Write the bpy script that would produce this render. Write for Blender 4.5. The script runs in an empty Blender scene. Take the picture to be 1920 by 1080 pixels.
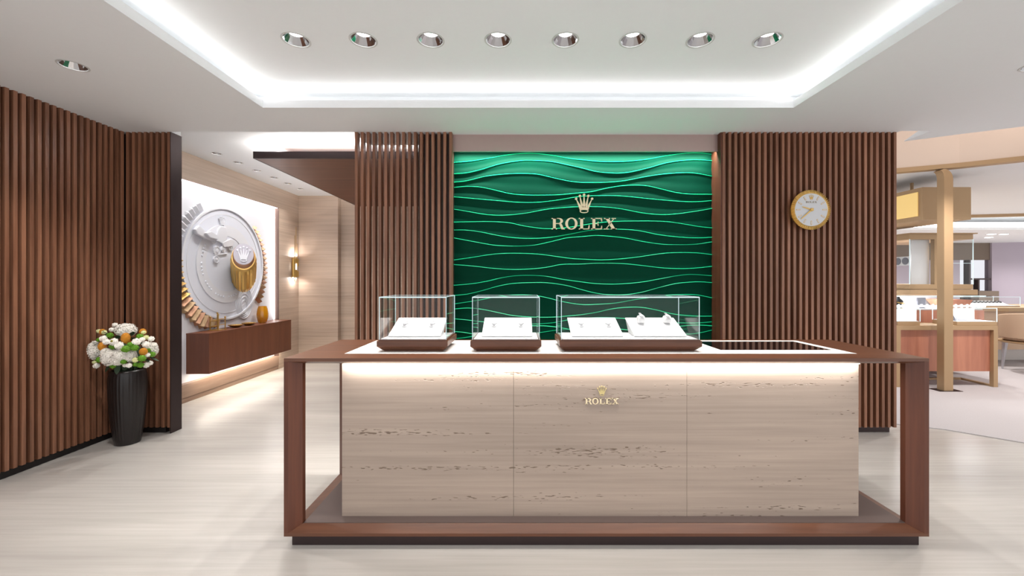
import bpy, bmesh, math, random
from math import sin, cos, pi, sqrt, atan2, radians as R
from mathutils import Vector, Matrix
random.seed(7)
sc = bpy.context.scene
col = sc.collection

# ------------------------------------------------------------------ camera
F, CU, CV, CH = 760.0, 975.0, 527.0, 1.41
cd = bpy.data.cameras.new('camera'); cam = bpy.data.objects.new('camera', cd); col.objects.link(cam)
cam.location = (0, 0, CH); cam.rotation_euler = (pi/2, 0, 0)
cd.sensor_width = 36; cd.lens = F/1920*36; cd.shift_x = -15/1920; cd.shift_y = -13/1920
cd.clip_start = 0.05; cd.clip_end = 60
sc.camera = cam
# ------------------------------------------------------------------ world, exposure
w = bpy.data.worlds.new('world'); sc.world = w; w.use_nodes = True
w.node_tree.nodes['Background'].inputs[0].default_value = (.98, .985, 1, 1)
w.node_tree.nodes['Background'].inputs[1].default_value = 1.0
sc.view_settings.view_transform = 'Standard'; sc.view_settings.look = 'None'
sc.view_settings.exposure = 0.6; sc.view_settings.gamma = 1.0; sc.view_settings.use_curve_mapping = False
sc.cycles.use_denoising = True
sc.cycles.max_bounces = 8; sc.cycles.transparent_max_bounces = 24
sc.cycles.caustics_reflective = False; sc.cycles.caustics_refractive = False
sc.cycles.sample_clamp_indirect = 6.0

# ------------------------------------------------------------------ lights
def area(name, loc, sx, sy, power, direction, color=(1, .96, .91), spread=180):
    d = bpy.data.lights.new(name, 'AREA'); d.shape = 'RECTANGLE'; d.size = sx; d.size_y = sy
    d.energy = power; d.color = color; d.spread = R(spread)
    o = bpy.data.objects.new(name, d); col.objects.link(o); o.location = loc
    z = -Vector(direction).normalized()
    x = Vector((1, 0, 0)) if abs(z.x) < .9 else Vector((0, 1, 0))
    y = z.cross(x).normalized(); x = y.cross(z).normalized()
    o.rotation_euler = Matrix((x, y, z)).transposed().to_euler()
    return o
def spot(name, loc, power, angle=90, blend=.6, color=(1, .965, .925), tgt=None, r=.035):
    d = bpy.data.lights.new(name, 'SPOT'); d.energy = power; d.spot_size = R(angle); d.spot_blend = blend
    d.color = color; d.shadow_soft_size = r
    o = bpy.data.objects.new(name, d); col.objects.link(o); o.location = loc
    if tgt: o.rotation_euler = (Vector(tgt)-Vector(loc)).to_track_quat('-Z', 'Y').to_euler()
    return o
LX = [-1.431 + .4303*i for i in range(8)]
LY = 2.59
for x in LX: spot('downlight_or_fill_lamp', (x, LY, 2.935), 46, 84, .8)
spot('downlight_or_fill_lamp', (-2.862, 2.596, 2.775), 55, 110, .8)
spot('downlight_or_fill_lamp', (3.31, 2.596, 2.775), 32, 100, .8)
for x, y in ((-2.86, .6), (-1.6, .6), (1.7, .6), (3.3, .6), (0, -.4)):      # unseen fill lamps added behind the view to bounce light off the floor
    spot('downlight_or_fill_lamp', (x, y, 2.70), 34, 110, .8)
# cove light behind the lip of the ceiling tray
area('cove_lamp', (.065, 3.30, 2.865), 4.5, .03, 2.5, (0, -1, .3), (1, .98, .95))
area('cove_lamp', (-2.12, 1.0, 2.865), 4.6, .03, 3.0, (1, 0, .3), (1, .98, .95))
area('cove_lamp', (2.25, 1.0, 2.865), 4.6, .03, 3.0, (-1, 0, .3), (1, .98, .95))
# wall washer above the green relief wall
area('relief_washer', (.612, 3.855, 2.664), 2.46, .02, 19, (0, .16, -1), (.95, 1, .97), 140)
# strip under the counter top
area('counter_strip_lamp', (.445, 2.225, .955), 2.84, .012, 7.5, (0, .25, -1), (1, .965, .91))
# back room on the left: row of wall washers, canopy cove, niche light, added fill
CYS = [4.738, 5.10, 5.47, 5.84, 6.19, 6.545]
for y in CYS: spot('downlight_or_fill_lamp', (-3.50, y, 2.885), 13, 95, .9, tgt=(-3.75, y, 1.2))
for x, y in ((-2.3, 4.15), (-2.2, 5.6), (-3.1, 6.3), (-2.95, 4.4)): spot('downlight_or_fill_lamp', (x, y, 2.68), 40, 120, .9)  # added fill spots without fixtures, to raise the floor bounce
area('canopy_cove_or_fill_lamp', (-1.75, 4.36, 2.80), 1.9, .03, 12, (0, -.15, 1), (1, .98, .95))
area('canopy_cove_or_fill_lamp', (-2.78, 5.65, 2.80), .03, 2.5, 9, (-.6, 0, 1), (1, .98, .95))  # fill lamp added along the left edge to brighten the back-room ceiling
area('niche_lamp', (-3.882, 5.45, 2.572), .03, 2.0, 1.5, (-.35, 0, -1), (1, .98, .97))
area('niche_lamp', (-3.882, 6.49, 1.7), 1.7, .02, 1.0, (-.3, -1, 0), (1, .98, .97)).rotation_euler.rotate_axis('Z', pi/2)
area('plinth_lamp', (-3.80, 5.65, .306), .05, 1.7, 4, (-.2, 0, -1), (1, .9, .74))
# hall on the right
for x, y, e in ((5.2, 4.55, 95), (6.7, 4.4, 80), (7.5, 7.2, 120), (10.0, 7.6, 130), (11.5, 10.8, 170), (15.0, 11.2, 120), (8.0, 9.0, 110)):
    spot('hall_fill_lamp', (x, y, 2.52 if y > 9.6 else 2.72), e, 150, .9, (1, .95, .92))  # fill spots added without fixtures to light the hall
area('hall_cove_lamp', (5.3, 4.2, 3.62), 4.0, .08, 8, (0, .85, -.1), (1, .90, .82))

# ------------------------------------------------------------------ helpers
W = {}
def PX(u, Y): return (u-CU)*Y/F
def PZ(v, Y): return CH-(v-CV)*Y/F
class MB:
    def __init__(s): s.v = []; s.f = []
    def add(s, vs, fs):
        n = len(s.v); s.v += [tuple(p) for p in vs]; s.f += [tuple(i+n for i in f) for f in fs]; return s
    def box(s, x0, x1, y0, y1, z0, z1):
        return s.add([(x0,y0,z0),(x1,y0,z0),(x1,y1,z0),(x0,y1,z0),(x0,y0,z1),(x1,y0,z1),(x1,y1,z1),(x0,y1,z1)],
                     [(0,3,2,1),(4,5,6,7),(0,1,5,4),(1,2,6,5),(2,3,7,6),(3,0,4,7)])
    def frus(s, a, za, b, zb):      # a,b = (x0,x1,y0,y1) rects
        return s.add([(a[0],a[2],za),(a[1],a[2],za),(a[1],a[3],za),(a[0],a[3],za),(b[0],b[2],zb),(b[1],b[2],zb),(b[1],b[3],zb),(b[0],b[3],zb)],
                     [(0,3,2,1),(4,5,6,7),(0,1,5,4),(1,2,6,5),(2,3,7,6),(3,0,4,7)])
    def prism(s, poly, a0, a1, axis='y'):
        n = len(poly)
        m = {'y': lambda p, a: (p[0], a, p[1]), 'z': lambda p, a: (p[0], p[1], a), 'x': lambda p, a: (a, p[0], p[1])}[axis]
        vs = [m(p, a0) for p in poly]+[m(p, a1) for p in poly]
        fs = [tuple(range(n)), tuple(range(2*n-1, n-1, -1))]+[(i, i+n, (i+1) % n+n, (i+1) % n) for i in range(n)]
        return s.add(vs, fs)
    def rings(s, rs, cap0=True, cap1=True, closed=True):
        n = len(rs[0]); vs = [p for r in rs for p in r]; fs = []
        for k in range(len(rs)-1):
            for i in range(n if closed else n-1):
                j = (i+1) % n; fs.append((k*n+i, k*n+j, (k+1)*n+j, (k+1)*n+i))
        if cap0: fs.append(tuple(range(n-1, -1, -1)))
        if cap1: fs.append(tuple(range((len(rs)-1)*n, len(rs)*n)))
        return s.add(vs, fs)
    def lathe(s, prof, c=(0,0,0), n=32, axis=(0,0,1), flute=None, cap0=True, cap1=True):
        z = Vector(axis).normalized(); x = Vector((1,0,0)) if abs(z.x) < .9 else Vector((0,1,0))
        y = z.cross(x).normalized(); x = y.cross(z).normalized(); c = Vector(c); rs = []
        for r, h in prof:
            ring = []
            for i in range(n):
                a = 2*pi*i/n; rr = r*(flute(i, h) if flute else 1)
                ring.append(tuple(c+x*(rr*cos(a))+y*(rr*sin(a))+z*h))
            rs.append(ring)
        return s.rings(rs, cap0, cap1)
    def tube(s, pts, r, n=8):
        pts = [Vector(p) for p in pts]; rs = []
        for i, p in enumerate(pts):
            t = (pts[min(i+1, len(pts)-1)]-pts[max(i-1, 0)]).normalized()
            x = t.cross(Vector((0,0,1)) if abs(t.z) < .9 else Vector((1,0,0))).normalized(); y = t.cross(x)
            rr = r[i] if isinstance(r, (list, tuple)) else r
            rs.append([tuple(p+x*(rr*cos(2*pi*k/n))+y*(rr*sin(2*pi*k/n))) for k in range(n)])
        return s.rings(rs)
    def ball(s, c, r, n=10, m=6):
        rx, ry, rz = r if isinstance(r, (tuple, list)) else (r, r, r); vs = [(c[0], c[1], c[2]-rz)]; fs = []
        for j in range(1, m):
            t = -pi/2+pi*j/m
            for i in range(n): vs.append((c[0]+rx*cos(t)*cos(2*pi*i/n), c[1]+ry*cos(t)*sin(2*pi*i/n), c[2]+rz*sin(t)))
        vs.append((c[0], c[1], c[2]+rz))
        for i in range(n):
            fs.append((0, 1+(i+1) % n, 1+i)); b = 1+(m-2)*n; fs.append((len(vs)-1, b+i, b+(i+1) % n))
            for j in range(m-2): fs.append((1+j*n+i, 1+j*n+(i+1) % n, 1+(j+1)*n+(i+1) % n, 1+(j+1)*n+i))
        return s.add(vs, fs)
    def tf(s, M):
        s.v = [tuple(M @ Vector(p)) for p in s.v]; return s
    def mesh(s, name):
        me = bpy.data.meshes.new(name); me.from_pydata(s.v, [], s.f); me.validate()
        bm = bmesh.new(); bm.from_mesh(me); bmesh.ops.recalc_face_normals(bm, faces=bm.faces); bm.to_mesh(me); bm.free()
        return me
    def build(s, name, mat, parent=None, smooth=False, bevel=0, keep=False):
        if keep: o0 = Vector((0,0,0))
        else:
            xs, ys, zs = zip(*s.v); o0 = Vector(((min(xs)+max(xs))/2, (min(ys)+max(ys))/2, min(zs)))
            s.v = [tuple(Vector(p)-o0) for p in s.v]
        me = s.mesh(name); me.materials.append(mat)
        if smooth:
            me.polygons.foreach_set('use_smooth', [True]*len(me.polygons))
            if smooth != 2: me.set_sharp_from_angle(angle=R(40))
        o = bpy.data.objects.new(name, me); col.objects.link(o)
        W[o] = o0
        if parent: o.parent = parent; o.location = o0 if keep else o0-W[parent]
        else: o.location = o0
        if keep and parent: W[o] = Vector((0,0,0)); o.location = (0,0,0)
        if bevel:
            b = o.modifiers.new('bevel', 'BEVEL'); b.width = bevel; b.segments = 2; b.limit_method = 'ANGLE'
        return o
def thing(name, label, cat, loc=(0,0,0), group=None):
    o = bpy.data.objects.new(name, None); col.objects.link(o); o.location = loc; o.empty_display_size = .1
    W[o] = Vector(loc); o['label'] = label; o['category'] = cat
    if group: o['group'] = group
    return o
def tag(o, label, cat, group=None):
    o['label'] = label; o['category'] = cat
    if group: o['group'] = group
    return o
def struct(o): o['kind'] = 'structure'; return o
def sroot(name, loc=(0,0,0)):
    o = bpy.data.objects.new(name, None); col.objects.link(o); o.location = loc; W[o] = Vector(loc); o['kind'] = 'structure'; return o
def copy_tree(o, parent=None):
    c = o.copy(); col.objects.link(c); c.parent = parent
    for ch in o.children: copy_tree(ch, c)
    return c
def reuse(src, name, wloc, parent):     # another piece sharing src's mesh
    c = bpy.data.objects.new(name, src.data); col.objects.link(c); c.parent = parent
    c.location = Vector(wloc)-W[parent]; W[c] = Vector(wloc); return c

# ------------------------------------------------------------------ materials
def srgb(r, g, b):
    f = lambda c: (c/255/12.92) if c/255 <= .04045 else ((c/255+.055)/1.055)**2.4
    return (f(r), f(g), f(b), 1)
def base(name):
    m = bpy.data.materials.new(name); m.use_nodes = True; nt = m.node_tree
    return m, nt, nt.nodes['Principled BSDF']
def pm(name, c, rough=.5, metal=0, emis=0, ecol=None, spec=.5, noise=0, nscale=30, coat=0):
    m, nt, b = base(name)
    b.inputs['Base Color'].default_value = c; b.inputs['Roughness'].default_value = rough; b.inputs['Metallic'].default_value = metal
    b.inputs['Specular IOR Level'].default_value = spec; b.inputs['Coat Weight'].default_value = coat
    if emis: b.inputs['Emission Color'].default_value = ecol or c; b.inputs['Emission Strength'].default_value = emis
    if noise:
        g = nt.nodes.new('ShaderNodeNewGeometry'); n = nt.nodes.new('ShaderNodeTexNoise'); n.inputs['Scale'].default_value = nscale; n.inputs['Detail'].default_value = 4
        r = nt.nodes.new('ShaderNodeMapRange'); r.inputs[3].default_value = 1-noise; r.inputs[4].default_value = 1+noise
        x = nt.nodes.new('ShaderNodeMix'); x.data_type = 'RGBA'; x.blend_type = 'MULTIPLY'; x.inputs[0].default_value = 1; x.inputs[6].default_value = c
        nt.links.new(g.outputs['Position'], n.inputs['Vector']); nt.links.new(n.outputs['Fac'], r.inputs[0])
        nt.links.new(r.outputs[0], x.inputs[7]); nt.links.new(x.outputs[2], b.inputs['Base Color'])
        bp = nt.nodes.new('ShaderNodeBump'); bp.inputs['Strength'].default_value = .08; bp.inputs['Distance'].default_value = .002
        nt.links.new(n.outputs['Fac'], bp.inputs['Height']); nt.links.new(bp.outputs[0], b.inputs['Normal'])
    return m
def grain(name, c0, c1, scale, rough=.4, detail=5, lo=.3, hi=.7, rnd=.0, coat=0, bump=.0, spec=.5, big=None):
    """streaky two-colour material; scale = noise scale per world axis"""
    m, nt, b = base(name); N = nt.nodes.new; L = nt.links.new
    g = N('ShaderNodeNewGeometry'); mp = N('ShaderNodeMapping'); mp.inputs['Scale'].default_value = scale
    L(g.outputs['Position'], mp.inputs['Vector'])
    oi = N('ShaderNodeObjectInfo')
    if rnd:
        cb = N('ShaderNodeCombineXYZ'); mu = N('ShaderNodeMath'); mu.operation = 'MULTIPLY'; mu.inputs[1].default_value = 37
        L(oi.outputs['Random'], mu.inputs[0]); [L(mu.outputs[0], cb.inputs[i]) for i in range(3)]; L(cb.outputs[0], mp.inputs['Location'])
    n = N('ShaderNodeTexNoise'); n.inputs['Scale'].default_value = 1; n.inputs['Detail'].default_value = detail; n.inputs['Roughness'].default_value = .6; n.inputs['Distortion'].default_value = .3
    L(mp.outputs[0], n.inputs['Vector'])
    r = N('ShaderNodeValToRGB'); r.color_ramp.elements[0].position = lo; r.color_ramp.elements[1].position = hi
    r.color_ramp.elements[0].color = c0; r.color_ramp.elements[1].color = c1
    L(n.outputs['Fac'], r.inputs[0]); out = r.outputs[0]
    if big:
        mp2 = N('ShaderNodeMapping'); mp2.inputs['Scale'].default_value = big; L(g.outputs['Position'], mp2.inputs['Vector'])
        n2 = N('ShaderNodeTexNoise'); n2.inputs['Scale'].default_value = 1; n2.inputs['Detail'].default_value = 3; L(mp2.outputs[0], n2.inputs['Vector'])
        mr = N('ShaderNodeMapRange'); mr.inputs[1].default_value = .3; mr.inputs[2].default_value = .7; mr.inputs[3].default_value = .86; mr.inputs[4].default_value = 1.12; L(n2.outputs['Fac'], mr.inputs[0])
        x = N('ShaderNodeMix'); x.data_type = 'RGBA'; x.blend_type = 'MULTIPLY'; x.inputs[0].default_value = 1; L(out, x.inputs[6]); L(mr.outputs[0], x.inputs[7]); out = x.outputs[2]
    if rnd:
        mr = N('ShaderNodeMapRange'); mr.inputs[3].default_value = 1-rnd; mr.inputs[4].default_value = 1+rnd; L(oi.outputs['Random'], mr.inputs[0])
        x = N('ShaderNodeMix'); x.data_type = 'RGBA'; x.blend_type = 'MULTIPLY'; x.inputs[0].default_value = 1; L(out, x.inputs[6]); L(mr.outputs[0], x.inputs[7]); out = x.outputs[2]
    L(out, b.inputs['Base Color']); b.inputs['Roughness'].default_value = rough; b.inputs['Coat Weight'].default_value = coat
    b.inputs['Specular IOR Level'].default_value = spec
    if bump:
        bp = N('ShaderNodeBump'); bp.inputs['Strength'].default_value = bump; bp.inputs['Distance'].default_value = .003
        L(n.outputs['Fac'], bp.inputs['Height']); L(bp.outputs[0], b.inputs['Normal'])
    return m
def travertine(name, c0, c1, hz=14, pits=True, rough=.45):
    m = grain(name, c0, c1, (.9, .9, hz), rough, 7, .32, .68, bump=.1, big=(.5, .5, 3.2))
    nt = m.node_tree; N = nt.nodes.new; L = nt.links.new; b = nt.nodes['Principled BSDF']
    if pits:
        g = N('ShaderNodeNewGeometry'); mp = N('ShaderNodeMapping'); mp.inputs['Scale'].default_value = (30, 30, 190); L(g.outputs['Position'], mp.inputs['Vector'])
        n = N('ShaderNodeTexNoise'); n.inputs['Scale'].default_value = 1; n.inputs['Detail'].default_value = 3; n.inputs['Roughness'].default_value = .3; L(mp.outputs[0], n.inputs['Vector'])
        mp2 = N('ShaderNodeMapping'); mp2.inputs['Scale'].default_value = (.9, .9, 24); mp2.inputs['Location'].default_value = (3.1, .4, 9.2); L(g.outputs['Position'], mp2.inputs['Vector'])
        n2 = N('ShaderNodeTexNoise'); n2.inputs['Scale'].default_value = 1; n2.inputs['Detail'].default_value = 2; L(mp2.outputs[0], n2.inputs['Vector'])
        ad = N('ShaderNodeMath'); ad.operation = 'MULTIPLY_ADD'; ad.inputs[1].default_value = .95; L(n2.outputs['Fac'], ad.inputs[0]); L(n.outputs['Fac'], ad.inputs[2])
        r = N('ShaderNodeMapRange'); r.inputs[1].default_value = 1.26; r.inputs[2].default_value = 1.315; L(ad.outputs[0], r.inputs[0])
        x = N('ShaderNodeMix'); x.data_type = 'RGBA'; L(r.outputs[0], x.inputs[0])
        src = b.inputs['Base Color'].links[0].from_socket; L(src, x.inputs[6]); x.inputs[7].default_value = srgb(116, 98, 84); L(x.outputs[2], b.inputs['Base Color'])
        bp = N('ShaderNodeBump'); bp.invert = True; bp.inputs['Strength'].default_value = .6; bp.inputs['Distance'].default_value = .004; L(r.outputs[0], bp.inputs['Height']); L(bp.outputs[0], b.inputs['Normal'])
    return m
def glassy(name, tint=(1,1,1,1), ior=1.45, rough=0.0, refl=1.0):
    m = bpy.data.materials.new(name); m.use_nodes = True; nt = m.node_tree; nt.nodes.clear(); N = nt.nodes.new; L = nt.links.new
    o = N('ShaderNodeOutputMaterial'); mx = N('ShaderNodeMixShader'); t = N('ShaderNodeBsdfTransparent'); g = N('ShaderNodeBsdfGlossy'); fr = N('ShaderNodeMapRange'); lw = N('ShaderNodeLayerWeight'); pw = N('ShaderNodeMath'); pw.operation = 'POWER'; pw.inputs[1].default_value = 5; L(lw.outputs['Facing'], pw.inputs[0]); L(pw.outputs[0], fr.inputs[0]); fr.inputs[3].default_value = .008*refl; fr.inputs[4].default_value = .8
    t.inputs[0].default_value = tint; g.inputs['Roughness'].default_value = rough; g.inputs['Color'].default_value = (1, 1, 1, 1)
    L(fr.outputs[0], mx.inputs[0]); L(t.outputs[0], mx.inputs[1]); L(g.outputs[0], mx.inputs[2]); L(mx.outputs[0], o.inputs[0]); return m

white = pm('ceiling_paint', srgb(240, 242, 244), .75, noise=.01)
slatw = grain('slat_walnut', srgb(112, 72, 52), srgb(160, 112, 86), (26, 26, 1.3), .38, rnd=.13)
slatback = grain('backing_walnut', srgb(46, 28, 20), srgb(66, 42, 30), (26, 26, 1.3), .5)
walnut = grain('counter_walnut_vertical', srgb(76, 38, 24), srgb(104, 58, 38), (30, 30, 1.4), .5, lo=.25, hi=.75)
walnut_x = grain('counter_walnut_lengthwise', srgb(80, 46, 30), srgb(112, 70, 47), (1.4, 30, 30), .36, lo=.25, hi=.75)
cred = grain('credenza_walnut', srgb(94, 50, 31), srgb(118, 68, 44), (14, 14, .8), .45, lo=.25, hi=.75)
ceilwood = grain('canopy_veneer', srgb(102, 60, 42), srgb(126, 78, 56), (1.2, 26, 26), .45)
pinkwood = grain('hall_veneer', srgb(160, 98, 76), srgb(196, 132, 104), (7, 7, .5), .45)
stone = travertine('counter_travertine', srgb(154, 138, 126), srgb(172, 155, 142), 40)
wallstone = travertine('wall_travertine', srgb(184, 162, 144), srgb(203, 182, 164), 42, pits=False)
basestone = travertine('plinth_travertine', srgb(140, 112, 96), srgb(168, 140, 122), 11, pits=False)
floorm = grain('floor_travertine', srgb(182, 177, 171), srgb(197, 192, 187), (1.1, 34, 34), .26, 7, .25, .75, big=(.35, 2.2, 1), spec=.45)
carpet = pm('carpet_pile', srgb(194, 189, 190), .95, noise=.16, nscale=140, spec=.1)
halltile = pm('hall_tile', srgb(214, 206, 200), .25, noise=.03)
darkmetal = pm('dark_bronze', srgb(62, 50, 50), .42, .55)
blackm = pm('black_kick', srgb(24, 18, 17), .6)
bronze = pm('header_bronze', srgb(176, 152, 148), .38, .35, noise=.03)
grey = pm('platform_metal', srgb(106, 92, 88), .45, .35)
green = pm('green_relief', srgb(0, 62, 44), .6, spec=.06)
ridgem = pm('ridge_painted_glow', srgb(20, 190, 130), .3, emis=.26, ecol=srgb(30, 205, 140))  # glow and brighter green stand in for washer light caught on the ledges
gold = pm('brushed_gold', srgb(214, 176, 104), .32, .8)
rimgold = pm('rim_gold', srgb(206, 166, 96), .4, .5)
goldlet = pm('pale_gold', srgb(238, 222, 186), .4, .25)
goldletd = pm('antique_gold', srgb(214, 196, 140), .35, .45)
champ = pm('champagne_metal', srgb(178, 148, 112), .5, .3)
copper = pm('copper_gold', srgb(178, 134, 106), .45, .4)
silver = pm('polished_steel', srgb(190, 188, 192), .3, .6)
chrome = pm('reflector_chrome', srgb(205, 205, 208), .12, 1)
trimw = pm('fixture_trim', srgb(205, 205, 204), .4)
lampm = pm('lamp_face', (1, 1, 1, 1), .5, emis=9, ecol=(1, .98, .95, 1))
ledm = pm('led_face', (1, 1, 1, 1), .5, emis=4, ecol=(1, .97, .93, 1))
ledwarm = pm('led_warm_face', (1, 1, 1, 1), .5, emis=2.2, ecol=(1, .93, .80, 1))
leather = pm('white_leather', srgb(244, 240, 236), .6, noise=.01, nscale=200)
padm = pm('display_pad_white', srgb(226, 225, 226), .65)
glass = glassy('clear_glass', (.99, .996, .994, 1), refl=.8)
edge = pm('glass_edge_painted_glint', srgb(205, 228, 232), .2, emis=.25, ecol=srgb(215, 235, 240))  # slight glow put in for light caught by the polished edges
darkglass = pm('smoked_glass', srgb(14, 14, 18), .04, spec=.8, coat=.5)
plaster = pm('relief_plaster', srgb(226, 227, 234), .6)
plasterd = pm('relief_frosted', srgb(224, 227, 238), .5)
vasem = pm('vase_glaze', srgb(34, 28, 27), .3, spec=.4)
amber = pm('amber_glass', srgb(236, 160, 28), .12, spec=.6, coat=.5); amber.node_tree.nodes['Principled BSDF'].inputs['Transmission Weight'].default_value = .3
framem = pm('niche_frame_bronze', srgb(112, 88, 80), .5, .2)
capm = pm('cap_grey', srgb(176, 172, 184), .5)
dialm = pm('clock_dial', srgb(214, 216, 220), .5)
hallwall = pm('hall_wall_lilac', srgb(178, 168, 180), .8, noise=.02, nscale=3)
hallbrown = pm('hall_wall_taupe', srgb(118, 104, 92), .8)
peach = pm('fascia_paint', srgb(224, 206, 192), .8)
beige = pm('beige_upholstery', srgb(190, 162, 136), .8, noise=.04, nscale=120)
yel = pm('lit_gold_panel', srgb(222, 188, 118), .5, emis=.35, ecol=srgb(240, 205, 130))
mirror = pm('mirror_glass', srgb(200, 200, 205), .05, 1)
caselit = pm('lit_case_panel', (1, 1, 1, 1), .6, emis=.7, ecol=(1, .99, .97, 1))
stoneg = pm('display_grey', srgb(120, 120, 130), .6)
blackobj = pm('black_velvet', srgb(30, 28, 32), .8)

# ------------------------------------------------------------------ structure: floor, carpet
arc = [(2.4,4.26),(2.9,4.21),(3.3,4.13),(3.70,3.984),(4.023,3.841),(4.383,3.525),(4.62,3.15),(4.78,2.7),(4.86,2.1),(4.88,1.2),(4.88,-1.5)]
MB().box(-5.2, 17.2, -1.6, 13.3, -.12, 0).build('floor', floorm)['kind'] = 'structure'
cp = [(x, y) for x, y in arc]+[(11.5,-1.5),(11.5,7.4),(2.4,7.4)]
MB().prism(cp, 0.0, .007, 'z').build('floor_carpet', carpet)['kind'] = 'structure'
MB().prism([(2.4,7.4),(11.5,7.4),(17,7.4),(17,13.2),(2.4,13.2)], 0, .004, 'z').build('floor_tile', halltile)['kind'] = 'structure'

# ------------------------------------------------------------------ ceilings with holes for the lamps
def holed(mb, x0, x1, y0, y1, z, holes, cell, th, r, n=32):
    """slab with round holes; holes share x or y rows; th = thickness upward"""
    ys = sorted({round(h[1], 4) for h in holes}); cur = y0
    def slab(a, b, c, d):
        if b-a > 1e-4 and d-c > 1e-4: mb.box(a, b, c, d, z, z+th)
    for y in ys:
        slab(x0, x1, cur, y-cell); xc = x0
        for h in sorted([h for h in holes if round(h[1], 4) == y]):
            slab(xc, h[0]-cell, y-cell, y+cell)
            sq = []; ci = []
            for i in range(n):
                a = 2*pi*i/n; ca, sa = cos(a), sin(a); k = cell/max(abs(ca), abs(sa))
                sq.append((h[0]+k*ca, h[1]+k*sa, z)); ci.append((h[0]+r*ca, h[1]+r*sa, z))
            up = [(p[0], p[1], z+th) for p in ci]
            mb.rings([sq, ci, up], False, False); xc = h[0]+cell
        slab(xc, x1, y-cell, y+cell); cur = y+cell
    slab(x0, x1, cur, y1)
HL = 2.79
lo = MB()
holed(lo, -5.2, -2.047, -1.5, 3.75, HL, [(-2.862, 2.596)], .12, .06, .069)
holed(lo, 2.178, 3.796, -1.5, 3.727, HL, [(3.31, 2.596)], .12, .06, .069)
lo.box(-2.047, 2.178, 3.227, 3.75, HL, HL+.06); lo.box(-2.047, 2.178, -1.5, -1.2, HL, HL+.06)
lo.box(2.178, 3.50, 3.727, 4.12, HL, HL+.06); lo.box(-1.54, 2.178, 3.75, 4.12, HL, HL+.06); lo.box(-5.2, -3.2385, 3.75, 3.87, HL, HL+.06)
# sliver cove at the right end and the curved edge beyond it
cu = [(3.797,4.003),(4.15,3.80),(4.497,3.617),(5.0,3.30),(5.5,2.85),(5.9,2.2),(6.1,1.4),(6.15,-1.5)]
lo.prism([(3.796,-1.5),(3.796,3.727)]+cu, HL, HL+.006, 'z')
lo.prism([(3.7275, HL+.0006), (4.0, HL+.0006), (4.0, HL+.002), (3.7275, HL+.09)], 3.789, 3.7955, 'x')
lo.build('ceiling', white)['kind'] = 'structure'
UP = 2.95
up = MB(); holed(up, -2.22, 2.35, -1.37, 3.40, UP, [(x, LY) for x in LX], .1, .05, .078)
for b in ((-2.24, -2.20, -1.4, 3.42), (2.33, 2.37, -1.4, 3.42), (-2.2, 2.33, 3.38, 3.42), (-2.2, 2.33, -1.4, -1.36)): up.box(*b, HL+.06, UP+.02)
up.build('ceiling_tray', white)['kind'] = 'structure'
lr = MB(); holed(lr, -5.0, -.2, 3.76, 7.9, 2.90, [], .08, .05, .05)
bk = MB()
# back-room ceiling with a column of small holes
bk.box(-5.0, -3.545-.08, 3.75, 7.9, 2.90, 2.95); bk.box(-3.545+.08, -.2, 3.75, 7.9, 2.90, 2.95)
holed(bk, -3.545-.08, -3.545+.08, 3.75, 7.9, 2.90, [(-3.545, y) for y in CYS], .08, .05, .05)
bk.box(-3.22, -1.53, 3.75, 3.79, 2.85, 2.90)
bk.build('ceiling_back_room', white)['kind'] = 'structure'

# downlights
def downlight(x, y, z, r, label, depth=.05, group=None, tall=False):
    t = thing('ceiling_downlight', label, 'light', (x, y, z), group)
    n = 16
    MB().lathe([(r*1.12, -.002), (r*1.12, .0), (r*.98, .0), (r*.98, -.002), (r*1.12, -.002)], (x, y, z-.0005), 40, cap0=False, cap1=False).build('trim_ring', trimw, t, True)
    MB().lathe([(r*.97, .002), (r*.55, depth)], (x, y, z), n, cap0=False, cap1=False).build('reflector', chrome, t)
    MB().lathe([(r*.54, depth-.004), (r*.54, depth)], (x, y, z), 20).build('lamp', lampm, t)
    return t
ord8 = ['first', 'second', 'third', 'fourth', 'fifth', 'sixth', 'seventh', 'eighth']
for i, x in enumerate(LX):
    downlight(x, LY, UP, .078, 'chrome downlight in the bright ceiling tray, %s from the left' % ord8[i], .048, 'downlights in the ceiling tray')
downlight(-2.862, 2.596, HL, .069, 'recessed downlight in the lower ceiling near the left slat wall', .05)
downlight(3.31, 2.596, HL, .069, 'recessed downlight just showing at the right edge of the lower ceiling', .05)
for i, y in enumerate(CYS):
    lab = 'small recessed downlight in the back room ceiling, %s from the front of the row' % ord8[i]
    downlight(-3.545, y, 2.90, .05, lab, .03, 'small downlights above the travertine wall')

# ------------------------------------------------------------------ slat walls
KZ = .055
def slatwall(name, specs, parent, w=.025, d=.06):
    """specs: list of (x, y, dirx, diry) front-left corner; shares one mesh per orientation"""
    protos = {}
    for (x, y, ori) in specs:
        if ori not in protos:
            m = MB()
            if ori == 'f': m.box(-w/2, w/2, -d/2, d/2, 0, HL-KZ)
            else: m.box(-d/2, d/2, -w/2, w/2, 0, HL-KZ)
            me = m.mesh('slat'); me.materials.append(slatw); protos[ori] = me
        o = bpy.data.objects.new('slat', protos[ori]); col.objects.link(o); o.parent = parent
        o.location = Vector((x, y, KZ))-W[parent]
# left wall
wl = sroot('wall_left', (-3.72, 2.4, 0))
MB().box(-3.80, -3.7205, -1.4, 3.87, 0, HL).build('backing_panel', slatback, wl)
slatwall('wall_left', [(-3.69, 3.745-i*.0495-.012, 's') for i in range(89)], wl)
MB().box(-3.7205, -3.685, -1.4, 3.75, 0, KZ-.001).build('kick_board', blackm, wl)
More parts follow.
